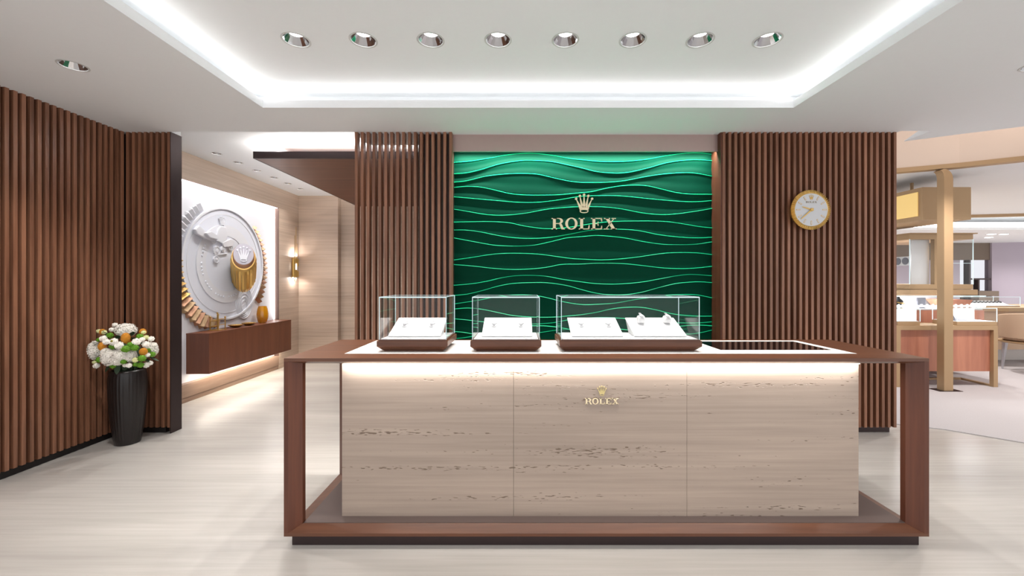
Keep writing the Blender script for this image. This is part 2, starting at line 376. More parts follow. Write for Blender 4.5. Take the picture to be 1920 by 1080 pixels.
# return facing the viewer, with the bronze end post
wr = sroot('wall_return', (-3.45, 3.81, 0))
MB().box(-3.7204, -3.235, 3.811, 3.87, 0, HL).build('backing_panel', slatback, wr)
slatwall('wall_return', [(-3.648+.0545*(i+.5)-.012, 3.78, 'f') for i in range(8)], wr, d=.061)
MB().box(-3.7204, -3.30, 3.775, 3.811, 0, KZ-.001).build('kick_board', blackm, wr)
MB().box(-3.2385, -3.231, 3.75, 3.872, 0, HL).build('end_post', darkmetal, wr)
# screen left of the green wall
ws = sroot('wall_screen', (-1.08, 3.8, 0))
slatwall('wall_screen', [(-1.53+.0135+.0546*i, 3.781, 'f') for i in range(17)], ws)
MB().box(-.955, -.645, 3.8125, 3.86, 0, HL).build('backing_panel', slatback, ws)
MB().box(-1.53, -.645, 3.785, 3.811, 0, KZ-.001).build('kick_board', blackm, ws)
# right slat wall
wt = sroot('wall_right_slats', (2.7, 3.8, 0))
slatwall('wall_right_slats', [(1.889+.0546*i, 3.781, 'f') for i in range(30)], wt)
MB().box(1.89, 3.475, 3.8125, 4.05, 0, HL).build('backing_panel', slatback, wt)
MB().box(1.89, 3.45, 3.785, 3.811, 0, KZ-.001).build('kick_board', darkmetal, wt)

# ------------------------------------------------------------------ green relief wall in its recess
Lw, Rw, Yg = -.645, 1.876, 3.95
wg = sroot('wall_back', (.6, 3.98, 0))
m = MB(); m.box(Lw, Rw, 4.0, 4.06, 0, HL); m.build('backing_panel', darkmetal, wg)
MB().box(Lw-.001, Lw+.004, 3.76, 4.0, 0, HL).build('reveal_panel', slatback, wg)
MB().box(Rw-.014, Rw+.001, 3.76, 4.0, 0, HL).build('reveal_panel', walnut, wg)
MB().box(Lw+.004, Rw-.014, 3.82, 3.842, 2.632, HL).build('header_panel', bronze, wg)
MB().box(Lw+.004, Rw-.014, 3.842, 4.0, 2.672, 2.69).build('washer_shelf', darkmetal, wg)
MB().box(Lw+.03, Rw-.04, 3.85, 3.874, 2.666, 2.672).build('light_strip', ledm, wg)

A = (840, 270, 5.685); B = (1090, 270, 5.685); C = (840, 440, 5.4); D = (1090, 440, 5.4)
LN = [
 [(A,[62,203,250,188,450,155,650,118,870,103,1100,123,1300,160]),(B,[0,173,150,190,310,196,500,190,700,168,900,130,1100,103,1250,100,1410,112])],
 [(A,[62,322,200,312,350,278,550,220,780,184,900,182,1100,195,1300,235]),(B,[0,262,150,298,350,315,500,306,700,262,900,208,1100,180,1250,176,1410,184])],
 [(A,[62,410,200,395,400,350,600,327,800,320,950,328,1150,372,1300,402]),(B,[0,414,250,412,450,395,650,358,850,328,1050,313,1200,316,1410,348])],
 [(A,[62,467,200,457,340,463,500,495,650,530,800,546,1000,549,1200,543]),(B,[0,522,100,512,250,478,400,453,550,444,700,452,850,485,1000,520,1150,537,1410,540])],
 [(A,[62,567,250,583,500,605,750,625,950,624,1150,603,1300,578]),(B,[0,562,150,555,400,557,600,575,850,600,1100,618,1250,617,1410,606])],
 [(A,[62,698,200,720,400,753,550,762,700,755,850,737,1050,700,1250,680]),(B,[0,672,150,672,300,680,450,700,650,738,850,755,1000,748,1200,722,1410,690])],
 [(A,[62,835,250,831,450,830,650,842,780,870,900,890,1050,904,1250,895]),(B,[0,868,200,840,400,826,600,823,800,825,950,835,1100,858,1250,883,1410,896])],
 [(A,[62,918,200,920,350,940,500,970,650,995,850,1008,1050,1000,1250,970]),(B,[0,937,80,922,200,913,400,910,600,925,800,965,950,985,1100,998,1250,1002,1410,995])],
 [(C,[62,35,250,70,450,105,600,115,750,115,900,103,1050,70,1200,35]),(D,[0,22,150,10,300,20,450,38,600,68,800,97,950,102,1150,98,1337,75])],
 [(C,[62,257,250,230,450,200,600,190,800,192,950,202,1100,222,1250,242]),(D,[0,248,200,256,400,245,600,222,800,193,950,183,1150,185,1337,203])],
 [(C,[62,303,250,318,450,340,650,352,850,346,1000,330,1150,302]),(D,[0,298,150,290,400,293,600,312,800,335,1000,344,1150,338,1337,321])],
 [(C,[62,512,250,495,400,470,550,435,700,415,850,412,1000,422,1150,450]),(D,[0,478,150,495,350,500,600,480,800,445,950,418,1100,403,1337,415])],
 [(C,[62,615,200,600,350,565,500,523,650,495,850,485,1000,487,1200,515]),(D,[0,556,150,592,300,607,450,605,600,583,800,530,950,495,1100,480,1200,478,1337,485])],
 [(C,[62,700,200,680,350,655,500,625,650,610,850,612,1000,637,1150,675]),(D,[0,706,150,704,350,690,550,655,700,635,850,612,1000,606,1150,608,1337,638])],
 [(C,[62,752,200,742,350,755,500,785,650,815,850,832,1050,833,1200,822]),(D,[0,808,150,785,300,752,450,735,600,735,750,760,900,797,1050,815,1200,823,1337,823])],
 [(C,[62,850,200,862,350,880,600,898,850,903,1050,892,1200,865]),(D,[0,850,200,838,400,845,600,862,800,885,950,890,1150,893,1337,882])],
 [(C,[62,978,150,985,300,1008,500,1020,700,1010,920,990,1100,965]),(D,[0,946,200,940,400,955,700,990,900,1008,1100,1003,1200,990,1337,965])]]
def line_fn(segs):
    pts = []
    for (ox, oy, s), a in segs:
        for i in range(0, len(a), 2): pts.append((ox+a[i]/s, oy+a[i+1]/s))
    xs = [PX(p[0], Yg) for p in pts]; zs = [PZ(p[1], Yg) for p in pts]
    xs[0] = Lw+.004; xs[-1] = Rw-.014
    n = len(xs); ms = [0]*n
    for i in range(n):
        a, b = max(i-1, 0), min(i+1, n-1); ms[i] = (zs[b]-zs[a])/(xs[b]-xs[a])
    def f(x):
        i = 0
        while i < n-2 and x > xs[i+1]: i += 1
        h = xs[i+1]-xs[i]; t = min(max((x-xs[i])/h, 0), 1)
        return ((2*t**3-3*t*t+1)*zs[i]+(t**3-2*t*t+t)*h*ms[i]+(-2*t**3+3*t*t)*zs[i+1]+(t**3-t*t)*h*ms[i+1])
    return f
fns = [line_fn(l) for l in LN]
def shifted(f, dz, sx): return lambda x: f(min(max(Lw+.004+(x*sx-Lw) % (Rw-Lw-.02), Lw), Rw))-dz if False else f(x)-dz
fns += [shifted(fns[12], .42, 1), shifted(fns[10], .77, 1), shifted(fns[12], .67, 1), shifted(fns[10], 1.02, 1)]
top = lambda x: 2.671
bot = lambda x: .02
NX = 150; xs = [Lw+.004+(Rw-.014-Lw-.004)*i/NX for i in range(NX+1)]
edges = [top]+fns+[bot]
for k in range(len(edges)-1):
    rows = []; NR = 12; m = MB()
    for j in range(NR+1):
        t = j/NR; row = []
        for x in xs:
            a, b = edges[k](x), edges[k+1](x); h = max(a-b, .004); amp = min(.018, .16*h)
            prof = (1-t)**2.2 if k else 0
            prof = prof+ (t**1.5)
            sub = .10*sin(t*2*pi*1.5) * (1 if h > .06 else 0)
            prot = amp*(min(prof, 1)+sub*(t*(1-t)*4))
            row.append((x, Yg-.0-prot, a+(b-a)*t))
        rows.append(row)
    back = [[(p[0], 3.999, p[2]) for p in rows[-1]], [(p[0], 3.999, p[2]) for p in rows[0]]]
    m.rings(rows+back+[rows[0]], False, False, closed=False)
    m.build('wave_band', green, wg, 2)
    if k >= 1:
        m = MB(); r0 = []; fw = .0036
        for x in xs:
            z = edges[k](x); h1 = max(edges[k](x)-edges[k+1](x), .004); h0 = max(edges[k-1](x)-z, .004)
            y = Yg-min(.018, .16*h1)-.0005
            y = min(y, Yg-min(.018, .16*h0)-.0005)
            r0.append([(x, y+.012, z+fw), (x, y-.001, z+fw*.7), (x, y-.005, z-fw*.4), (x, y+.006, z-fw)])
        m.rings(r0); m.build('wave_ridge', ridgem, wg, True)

# ------------------------------------------------------------------ sign lettering
def crown_pts():
    """crown emblem in sign pixels (x right, y down) relative to (961, 0) of the photographed sign"""
    return dict(balls=[(-168,258),(-89,197),(0,172),(90,197),(169,258)])
def crown(mb, s, cx, cy0, y0, y1, T=None):
    """s metres per unit; cx centre x; cy0 = world z of unit row 0"""
    P = lambda x, y: (cx+x*s, cy0-y*s)
    for i, (bx, by) in enumerate(crown_pts()['balls']):
        rr = 25
        mb.prism([P(bx+rr*cos(a*pi/8), by+rr*sin(a*pi/8)) for a in range(16)], y0-.2*(y1-y0), y1)
        b0 = -62+i*31; hw = 33
        mb.prism([P(bx-4, by), P(bx+4, by), P(b0+hw, 478), P(b0-hw, 478)], y0, y1)
    n = 24
    out = [P(92*cos(2*pi*i/n), 518+43*sin(2*pi*i/n)) for i in range(n)]; inn = [P(76*cos(2*pi*i/n), 518+25*sin(2*pi*i/n)) for i in range(n)]
    yr = y0-.08*(y1-y0); ye = y1-.06*(y1-y0)
    mb.rings([[(p[0], yr, p[1]) for p in out], [(p[0], yr, p[1]) for p in inn], [(p[0], ye, p[1]) for p in inn], [(p[0], ye, p[1]) for p in out], [(p[0], yr, p[1]) for p in out]], False, False)
    mb.prism([P(-95, 440), P(95, 440), P(90, 500), P(60, 492), P(0, 488), P(-60, 492), P(-90, 500)], y0-.04*(y1-y0), y1-.03*(y1-y0))
    return mb
def letter(ch, s, cx, cy0, y0, y1):
    """letters traced on the photographed wordmark, unit = zoom pixel, x relative to 961"""
    mb = MB(); P = lambda x, y: (cx+(x-961)*s, cy0-y*s)
    def bx(x0, x1, a, b): mb.prism([P(x0, a), P(x1, a), P(x1, b), P(x0, b)], y0, y1)
    T, Bt, sf = 665, 905, 18
    if ch == 'R':
        bx(302, 362, T, Bt); bx(272, 390, T, T+sf); bx(272, 390, Bt-sf, Bt)
        n = 14; o = [P(425+90*cos(-pi/2+pi*i/n), 727+62*sin(-pi/2+pi*i/n)) for i in range(n+1)]; i_ = [P(418+42*cos(-pi/2+pi*i/n), 727+46*sin(-pi/2+pi*i/n)) for i in range(n+1)]
        o = [P(360, T)]+o+[P(360, 789)]; i_ = [P(360, 681)]+i_+[P(360, 773)]
        mb.rings([[(p[0], y0, p[1]) for p in o], [(p[0], y0, p[1]) for p in i_], [(p[0], y1, p[1]) for p in i_], [(p[0], y1, p[1]) for p in o], [(p[0], y0, p[1]) for p in o]], False, False, closed=False)
        mb.prism([P(415, 778), P(468, 778), P(492, 800), P(532, 890), P(552, 890), P(552, 905), P(484, 905), P(440, 800), P(415, 789)], y0, y1)
    elif ch == 'O':
        n = 32; o = [P(693+129*cos(2*pi*i/n), 783+126*sin(2*pi*i/n)) for i in range(n)]; i_ = [P(693+74*cos(2*pi*i/n), 783+106*sin(2*pi*i/n)) for i in range(n)]
        mb.rings([[(p[0], y0, p[1]) for p in o], [(p[0], y0, p[1]) for p in i_], [(p[0], y1, p[1]) for p in i_], [(p[0], y1, p[1]) for p in o], [(p[0], y0, p[1]) for p in o]], False, False)
    elif ch == 'L':
        bx(880, 940, T, Bt); bx(850, 970, T, T+sf); bx(850, 1075, Bt-sf, Bt); mb.prism([P(1062, 812), P(1076, 812), P(1076, Bt), P(1030, Bt-sf+2), P(1050, 870)], y0, y1)
    elif ch == 'E':
        bx(1138, 1198, T, Bt); bx(1106, 1342, T, T+sf); bx(1106, 1342, Bt-sf, Bt); bx(1198, 1262, 776, 792)
        mb.prism([P(1330, 740), P(1342, 740), P(1342, T), P(1300, T+sf-2), P(1318, 700)], y0, y1)
        mb.prism([P(1330, 828), P(1342, 828), P(1342, Bt), P(1300, Bt-sf+2), P(1318, 868)], y0, y1)
        mb.prism([P(1254, 740), P(1264, 740), P(1264, 830), P(1254, 830), P(1240, 784)], y0, y1)
    elif ch == 'X':
        mb.prism([P(1408, T), P(1478, T), P(1628, Bt), P(1556, Bt)], y0, y1); mb.prism([P(1588, T+6), P(1606, T+6), P(1432, Bt-4), P(1412, Bt-4)], y0, y1)
        bx(1380, 1508, T, T+sf); bx(1546, 1634, T, T+sf); bx(1380, 1478, Bt-sf, Bt); bx(1528, 1648, Bt-sf, Bt)
    return mb
def place_letters(s, cx, cz, y0, y1, mat, parent, cmat=None, letters_mat=None):
    crown(MB(), s, cx, cz, y0, y1).build('crown_emblem', cmat or mat, parent)
    for ch in 'ROLEX': letter(ch, s, cx, cz, y0, y1).build('letter', mat, parent)
Ysg = 3.86; s = Ysg/F/11.294
cx = PX(1010+961/11.294, Ysg); cz = PZ(350, Ysg)
ts = thing('wall_sign', 'pale gold crown and capital letters raised on the green wave wall', 'sign', (cx, Ysg, cz-.42))
place_letters(s, cx, cz, Ysg-.006, Ysg+.008, goldlet, ts)
for ux, uy in ((330, 760), (693, 670), (910, 760), (1168, 760), (1518, 785), (961, 460)):
    X0, Z0 = cx+(ux-961)*s, cz-uy*s; MB().lathe([(.003, 0), (.003, .075)], (X0, Ysg+.006, Z0), 6, (0, 1, 0)).build('standoff_pin', darkmetal, ts)

# ------------------------------------------------------------------ counter
CX0, CX1, CY0, CY1 = -1.247, 2.160, 2.14, 2.825
tc = thing('reception_counter', 'long walnut framed display counter with travertine body', 'counter', (.4565, 2.48, 0))
MB().box(CX0+.03, CX1-.03, CY0+.025, CY1-.03, 0, .061).build('plinth', darkmetal, tc)
m = MB().box(CX0, CX1, CY0, CY1, .061, .077).frus((CX0, CX1, CY0, CY1), .077, (CX0+.08, CX1-.08, CY0+.045, CY1-.045), .105); m.build('base_frame', walnut_x, tc)
MB().box(CX0+.081, CX1-.081, CY0+.046, CY1-.046, .1052, .108).build('platform', grey, tc)
ix0, ix1, iy0, iy1 = -.9885, 1.899, 2.28, 2.79
m = MB(); z0, z1 = .985, 1.0017
m.frus((CX0+.075, CX1-.075, CY0+.045, CY1-.045), .967, (CX0, CX1, CY0, CY1), z0)
for b in ((CX0, CX1, CY0, iy0), (CX0, CX1, iy1, CY1), (CX0, ix0, iy0, iy1), (ix1, CX1, iy0, iy1)): m.box(*b, z0, z1)
m.build('tabletop', walnut_x, tc)
gx0, gx1, gy0, gy1 = 1.19, 1.852, 2.404, 2.748
m = MB()
for b in ((ix0, gx0, iy0, iy1), (gx1, ix1, iy0, iy1), (gx0, gx1, iy0, gy0), (gx0, gx1, gy1, iy1)): m.box(b[0], b[1], b[2], b[3], z0+.0005, z1-.0005)
m.build('leather_inset', leather, tc)
MB().box(gx0+.001, gx1-.001, gy0+.001, gy1-.001, z0+.0005, z1-.001).build('glass_inset', darkglass, tc)['label'] = 'dark smoked glass window in the counter top'
hexp = [(0,0),(.022,0),(.075,.045),(.075,.075),(.045,.075),(0,.022)]
for sx in (0, 1):
    for sy in (0, 1):
        pl = [((CX0+a) if not sx else (CX1-a*1.1), (CY0+b) if not sy else (CY1-b)) for a, b in hexp]
        MB().prism(pl, .0775, .9845, 'z').build('leg', walnut, tc)
sxs = [-.986, -.0355, .924, 1.875]
pan = []
for i in range(3):
    pan.append(MB().box(sxs[i]+.0008, sxs[i+1]-.0008, 2.244, 2.72, .1085, .966).build('stone_panel', stone, tc))
MB().box(.0-.96, 1.85, 2.205, 2.215, .958, .966).build('light_strip', ledwarm, tc)
s2 = s*63/121.5*2.242/3.86*1.0
s2 = (2.242/F)*(63/1376.)
cx2 = PX(1128.6, 2.242); cz2 = PZ(758.0, 2.242)+905*s2
crown(MB(), s2, cx2, cz2, 2.2405, 2.2445).build('crown_emblem', goldletd, pan[1])
for ch in 'ROLEX': letter(ch, s2, cx2, cz2, 2.2405, 2.2445).build('letter', goldlet, pan[1])

# ------------------------------------------------------------------ display cases
ZT = 1.0017
def case(x0, x1, pads, lab):
    t = thing('display_case', lab, 'display case', ((x0+x1)/2, 2.495, ZT), 'glass display cases on the counter')
    y0, y1 = 2.33, 2.66
    m = MB().frus((x0+.035, x1-.035, y0+.035, y1-.035), ZT, (x0, x1, y0, y1), ZT+.032).box(x0, x1, y0, y1, ZT+.032, ZT+.063)
    m.box(x0+.009, x1-.009, y0+.009, y1-.009, ZT+.063, ZT+.069); m.build('wooden_base', walnut_x, t)
    g0, g1, h0, h1, zz, zt = x0+.012, x1-.012, y0+.013, y1-.013, ZT+.0692, 1.315
    MB().box(g0+.006, g1-.006, h0+.006, h1-.006, zz, zz+.004).build('base_liner', padm, t)
    e = .0035
    for b in ((g0, g1, h0, h0+e, zz, zt), (g0, g1, h1-e, h1, zz, zt), (g0, g0+e, h0+e, h1-e, zz, zt), (g1-e, g1, h0+e, h1-e, zz, zt), (g0, g1, h0, h1, zt, zt+e)):
        MB().box(*b).build('glass_pane', glass, t)
    m = MB(); q = .0024
    for (a, b) in ((g0, h0), (g1, h0), (g0, h1), (g1, h1)): m.box(a-q, a+q*.4, b-q, b+q*.4, zz, zt+e) if a == g0 else m.box(a-q*.4, a+q, b-q, b+q*.4, zz, zt+e)
    m.box(g0, g1, h0-q, h0+q*.4, zt-.002, zt+e+.001); m.box(g0, g0+q, h0, h1, zt+.001, zt+e+.0005); m.box(g1-q, g1, h0, h1, zt+.001, zt+e+.0005); m.box(g0, g1, h1-q*.5, h1+q*.2, zt+.001, zt+e+.0005)
    m.build('polished_edges', edge, t)
    return t
case(-.824, -.416, 1, 'leftmost glass display case on the counter, standing before the wooden slats')
case(-.286, .123, 1, 'middle small glass display case on the counter, holding one slanted pad')
case(.2275, 1.047, 2, 'wide glass display case on the counter, holding two slanted pads')
PB, PTY, pf, pt_ = 1.0755, 2.638, 2.415, 1.172
def pad(x0, x1, lab):
    m = MB(); y0, y1 = 2.415, 2.632; za, zb = 1.0845, 1.172
    # slab: sloping top with a thin lip, tapering below to a small foot
    v = [(x0, y0, za-.006), (x1, y0, za-.006), (x1, y1, zb-.006), (x0, y1, zb-.006), (x0, y0, za), (x1, y0, za), (x1, y1, zb), (x0, y1, zb)]
    m.add(v, [(0,3,2,1),(4,5,6,7),(0,1,5,4),(1,2,6,5),(2,3,7,6),(3,0,4,7)])
    f = .02
    v = [(x0+f, y0+f, 1.0752), (x1-f, y0+f, 1.0752), (x1-f, y1-.01, 1.0752), (x0+f, y1-.01, 1.0752), (x0+.002, y0+.002, za-.006), (x1-.002, y0+.002, za-.006), (x1-.002, y1-.002, zb-.007), (x0+.002, y1-.002, zb-.007)]
    m.add(v, [(0,3,2,1),(4,5,6,7),(0,1,5,4),(1,2,6,5),(2,3,7,6),(3,0,4,7)])
    return tag(m.build('display_pad', padm, None), lab, 'display pad', 'slanted white display pads')
pads = [(-.786, -.474, 'slanted white display pad inside the leftmost glass case'), (-.2285, .074, 'slanted white display pad inside the middle small glass case'),
        (.307, .617, 'left one of the two slanted white pads inside the wide glass case'), (.682, .995, 'right one of the two slanted white pads inside the wide glass case')]
for p in pads: pad(*p)
# watches: prototype flat on a slope, built about its own origin (slope plane = local xy, z out)
def watch(upright):
    t = thing('wristwatch', 'x', 'watch', (0,0,0), 'wristwatches on the white pads')
    MB().lathe([(.0125, 0), (.0145, .002), (.0145, .005), (.0125, .007)], (0, .0, .004), 24).build('watch_case', silver, t, True, keep=True)
    MB().lathe([(.0118, 0), (.0118, .0004)], (0, 0, .0112), 24).build('dial', dialm, t, keep=True)
    for sg in (-1, 1):
        m = MB()
        for k in range(6):
            y = sg*(.016+k*.0047); z = .007-.0012*k*(1 if not upright else .3)
            hw = .0085-.0004*k
            m.box(-hw, -hw*.36, y-.002, y+.002, z, z+.0022); m.box(-hw*.32, hw*.32, y-.002, y+.002, z, z+.0026); m.box(hw*.36, hw, y-.002, y+.002, z, z+.0022)
        m.build('bracelet', silver, t, keep=True)
    MB().lathe([(.002, 0), (.002, .004)], (.0145, 0, .0075), 10, (1, 0, 0)).build('winding_knob', silver, t, keep=True)
    cush = MB()
    if upright: cush.lathe([(.021, -.021), (.024, -.018), (.024, .018), (.021, .021)], (0, 0, -.0205+.003), 24, (1, 0, 0)); 
    else: cush.box(-.014, .014, -.034, .034, -.0, .0052)
    cush.build('cushion', padm, t, upright, keep=True)
    return t
slope = atan2(1.172-1.0845, 2.632-2.415)
wa, wb = watch(False), watch(True)
spots_ = [(760, 'a', 'silver wristwatch on the left half of the pad in the leftmost glass case'), (810.5, 'a', 'silver wristwatch on the right half of the pad in the leftmost glass case'),
          (926.4, 'a', 'silver wristwatch on the left half of the pad in the middle glass case'), (977, 'a', 'silver wristwatch on the right half of the pad in the middle glass case'),
          (1089.4, 'a', 'leftmost of the four wristwatches in the wide glass case'), (1140, 'a', 'second wristwatch from the left in the wide glass case'),
          (1203, 'b', 'wristwatch on a round white cushion, left one on the right pad of the wide case'), (1252, 'b', 'wristwatch on a round white cushion, right one on the right pad of the wide case')]
seen = set()
for u, k, lab in spots_:
    src = wa if k == 'a' else wb
    o = src if k not in seen else copy_tree(src); seen.add(k)
    y = 2.545 if k == 'a' else 2.565
    z = 1.0845+(y-2.415)*math.tan(slope)+.0005
    if k == 'b': z += .0415*cos(slope)+.0012; y -= .0415*sin(slope)
    o.location = (PX(u, 2.54), y, z); o.rotation_euler = (slope, 0, 0); o['label'] = lab

# ------------------------------------------------------------------ clock
ckY = 3.7505; ccx = PX(1518.3, 3.71); ccz = PZ(394, 3.71); cr = .184
tk = thing('wall_clock', 'round gold fluted wall clock with a white dial on the right slat wall', 'clock', (ccx, 3.74, ccz-cr))
MB().lathe([(cr*.80, -.0), (cr*.86, .0), (cr*.86, .044), (cr*.80, .044)], (ccx, 3.703, ccz), 48, (0, 1, 0)).build('case_body', gold, tk, True)
NF = 60
def bez():
    rs = []
    for (r, y) in ((.80, 3.692), (.83, 3.688), (.88, 3.686), (1.0, 3.692), (1.0, 3.698), (.85, 3.705)):
        ring = []
        for i in range(NF*2):
            a = 2*pi*i/(NF*2); rr = r*(1-.03*(i % 2)) if r > .9 else r; yy = y+(.008 if (i % 2 and r >= .87 and y < 3.71) else 0)
            ring.append((ccx+cr*rr*cos(a), yy, ccz+cr*rr*sin(a)))
        rs.append(ring)
    return MB().rings(rs, False, False)
bez().build('fluted_bezel', gold, tk)
MB().lathe([(cr*.81, 0), (cr*.81, .004)], (ccx, 3.6905, ccz), 48, (0, 1, 0)).build('dial', dialm, tk)
for h in range(1, 12):
    a = pi/2-2*pi*h/12; c_, s_ = cos(a), sin(a); m = MB(); r0, r1, w_ = cr*.55, cr*.75, .0058
    for q, (rr0, rr1, ww) in enumerate(((r0, r1, w_),)):
        m.prism([(ccx+rr0*c_-ww*s_, ccz+rr0*s_+ww*c_), (ccx+rr0*c_+ww*s_, ccz+rr0*s_-ww*c_), (ccx+rr1*c_+ww*s_, ccz+rr1*s_-ww*c_), (ccx+rr1*c_-ww*s_, ccz+rr1*s_+ww*c_)], 3.6885, 3.6903)
    o = m.build('hour_marker', gold, tk)
    m = MB(); ww = .003; rr0, rr1 = r0+.004, r1-.004
    m.prism([(ccx+rr0*c_-ww*s_, ccz+rr0*s_+ww*c_), (ccx+rr0*c_+ww*s_, ccz+rr0*s_-ww*c_), (ccx+rr1*c_+ww*s_, ccz+rr1*s_-ww*c_), (ccx+rr1*c_-ww*s_, ccz+rr1*s_+ww*c_)], 3.6877, 3.6885)
    m.build('marker_fill', dialm, o)
sc3 = .047/390
crown(MB(), sc3, ccx, ccz+cr*.78+172*sc3-.008, 3.6885, 3.6903).build('crown_emblem', gold, tk)
s3 = .1/1376; bronz2 = pm('dial_print', srgb(150, 135, 110), .5)
for ch in 'ROLEX': letter(ch, s3, ccx, ccz+cr*.38+785*s3, 3.689, 3.6903).build('letter', bronz2, tk)
def hand(ang, L_, wd, y, name):
    c_, s_ = cos(ang), sin(ang); P = lambda r, k: (ccx+r*c_-k*s_, ccz+r*s_+k*c_)
    return MB().prism([P(-.02, -wd*.5), P(0, -wd), P(L_*.9, -wd*.6), P(L_, 0), P(L_*.9, wd*.6), P(0, wd), P(-.02, wd*.5)], y, y+.0015).build(name, gold, tk)
hand(R(162), .092, .007, 3.6845, 'hour_hand'); hand(R(221), .135, .0065, 3.6815, 'minute_hand')
MB().lathe([(.012, 0), (.015, .003), (.015, .012)], (ccx, 3.678, ccz), 16, (0, 1, 0)).build('hub', gold, tk)

# ------------------------------------------------------------------ floor vase and bouquet
vx, vy = -3.42, 3.535
tv = thing('floor_vase', 'tall dark fluted floor vase standing by the left slat wall', 'vase', (vx, vy, 0))
prof = [(.080, 0), (.085, .004), (.095, .06), (.107, .16), (.117, .28), (.124, .40), (.127, .50), (.125, .58), (.120, .625), (.115, .640), (.105, .640), (.110, .6), (.112, .5)]
fl = lambda i, h: 1+.012*cos(2*pi*i/4) if .03 < h < .62 else 1
MB().lathe(prof, (vx, vy, 0), 128, flute=fl, cap1=False).build('vase_body', vasem, tv, 2)
whitefl = pm('petal_white', srgb(252, 248, 240), .7, noise=.03, nscale=60)
creamfl = pm('petal_cream', srgb(232, 232, 176), .7)
greenfl = pm('button_green', srgb(98, 150, 30), .7, noise=.2, nscale=120)
orange = pm('banksia_orange', srgb(206, 138, 40), .85, noise=.3, nscale=220)
leafm = pm('leaf_green', srgb(46, 66, 44), .55, noise=.1, nscale=40)
pistil = pm('flower_centre', srgb(150, 140, 40), .8)
tb = thing('bouquet', 'round bouquet of white, green and orange flowers in the dark floor vase', 'flowers', (vx-.02, vy-.03, .62))
def P3(u, v, Y): return Vector((PX(u, Y), Y, PZ(v, Y)))
def rdir():
    while 1:
        d = Vector((random.uniform(-1,1), random.uniform(-1,1), random.uniform(-1,1)))
        if .1 < d.length < 1: return d.normalized()
def frame(d):
    d = d.normalized(); x = d.cross(Vector((0,0,1)) if abs(d.z) < .9 else Vector((1,0,0))).normalized(); return x, d.cross(x), d
def hydrangea(c, rx, rz):
    m = MB(); m.ball((0,0,0), (rx*.8, rx*.76, rz*.8), 16, 10)
    n = 130
    for i in range(n):
        t = i+.5; ph = math.acos(1-2*t/n); th = pi*(1+5**.5)*t
        d = Vector((cos(th)*sin(ph), sin(th)*sin(ph), cos(ph))); x, y, z = frame(d); p = Vector((d.x*rx, d.y*rx*.95, d.z*rz))*random.uniform(.84, 1.06)
        a0 = random.uniform(0, pi/2); s_ = .0125*random.uniform(.85, 1.2)
        for k in range(4):
            a = a0+k*pi/2; e1 = x*cos(a)+y*sin(a); e2 = -x*sin(a)+y*cos(a)
            q = [p, p+e1*s_*.7+e2*s_*.55+d*.005, p+e1*s_*1.15-d*.001, p+e1*s_*.7-e2*s_*.55+d*.003]
            m.add(q, [(0,1,2,3)])
    m.tf(Matrix.Translation(c)); m.build('hydrangea', whitefl, tb)
def ranunculus(c, r, mat=whitefl, eye=False):
    m = MB(); f = (Vector((0,-1,.25))+ (Vector(c)-Vector((vx, vy, .78)))*4).normalized(); x, y, z = frame(f)
    m.ball((0,0,0), r*.8, 12, 8)
    for ring, (n, rr, lift) in enumerate(((8, 1.0, .15), (7, .82, .45), (5, .55, .8))):
        for k in range(n):
            a = 2*pi*(k+.5*ring)/n; e = x*cos(a)+y*sin(a); t = -x*sin(a)+y*cos(a); b = e*r*rr*.45+z*r*lift*.35
            w_ = r*.48; tip = e*r*rr+z*r*lift
            m.add([b-t*w_*.5, b+t*w_*.5, tip+t*w_*.55-e*r*.1, tip+z*r*.05, tip-t*w_*.55-e*r*.1], [(0,1,2,3,4)])
    m.tf(Matrix.Translation(c)); o = m.build('ranunculus', mat, tb)
    if eye: MB().ball(tuple(Vector(c)+f*r*.86), r*.25, 8, 5).build('flower_centre', pistil, o)
def button(c, r):
    m = MB(); m.ball((0,0,0), r*.88, 12, 8)
    for i in range(40):
        d = rdir(); x, y, z = frame(d); p = d*r*.86; s_ = r*.22
        m.add([p+x*s_, p+y*s_, p-x*s_, p-y*s_, p+d*r*.22], [(0,1,4),(1,2,4),(2,3,4),(3,0,4)])
    m.tf(Matrix.Translation(c)); m.build('green_button_flower', greenfl, tb)
def banksia(c, rx, rz):
    m = MB(); m.ball((0,0,0), (rx*.9, rx*.9, rz*.95), 16, 10)
    n = 170
    for i in range(n):
        t = i+.5; ph = math.acos(1-2*t/n); th = pi*(1+5**.5)*t
        d = Vector((cos(th)*sin(ph), sin(th)*sin(ph), cos(ph))); x, y, z = frame(d); p = Vector((d.x*rx*.88, d.y*rx*.88, d.z*rz*.93)); s_ = .0016
        m.add([p+x*s_, p-x*s_*.5+y*s_, p-x*s_*.5-y*s_, p+d*rx*.17], [(0,1,3),(1,2,3),(2,0,3)])
    m.tf(Matrix.Translation(c)); m.build('banksia', orange, tb)
def leaf(c, d, L_, w_):
    x, y, z = frame(Vector(d)); m = MB(); c = Vector(c); rows = []
    for j in range(7):
        t = j/6; ww = w_*sin(pi*min(t*.95+.03, 1))**.8; p = c+z*L_*t+y*(L_*.18*t*t)
        rows.append([p-x*ww+y*.15*ww, p, p+x*ww+y*.15*ww, p+y*.0012])
    m.rings(rows); m.build('leaf', leafm, tb, True)
S9 = 9.0
def bp(zx, zy, Y): return P3(150+zx/S9, 590+zy/S9, Y)
def hy(zx, zy, w_, h_, Y): hydrangea(bp(zx, zy, Y), w_/2/S9*Y/F*.85, h_/2/S9*Y/F*1.04)
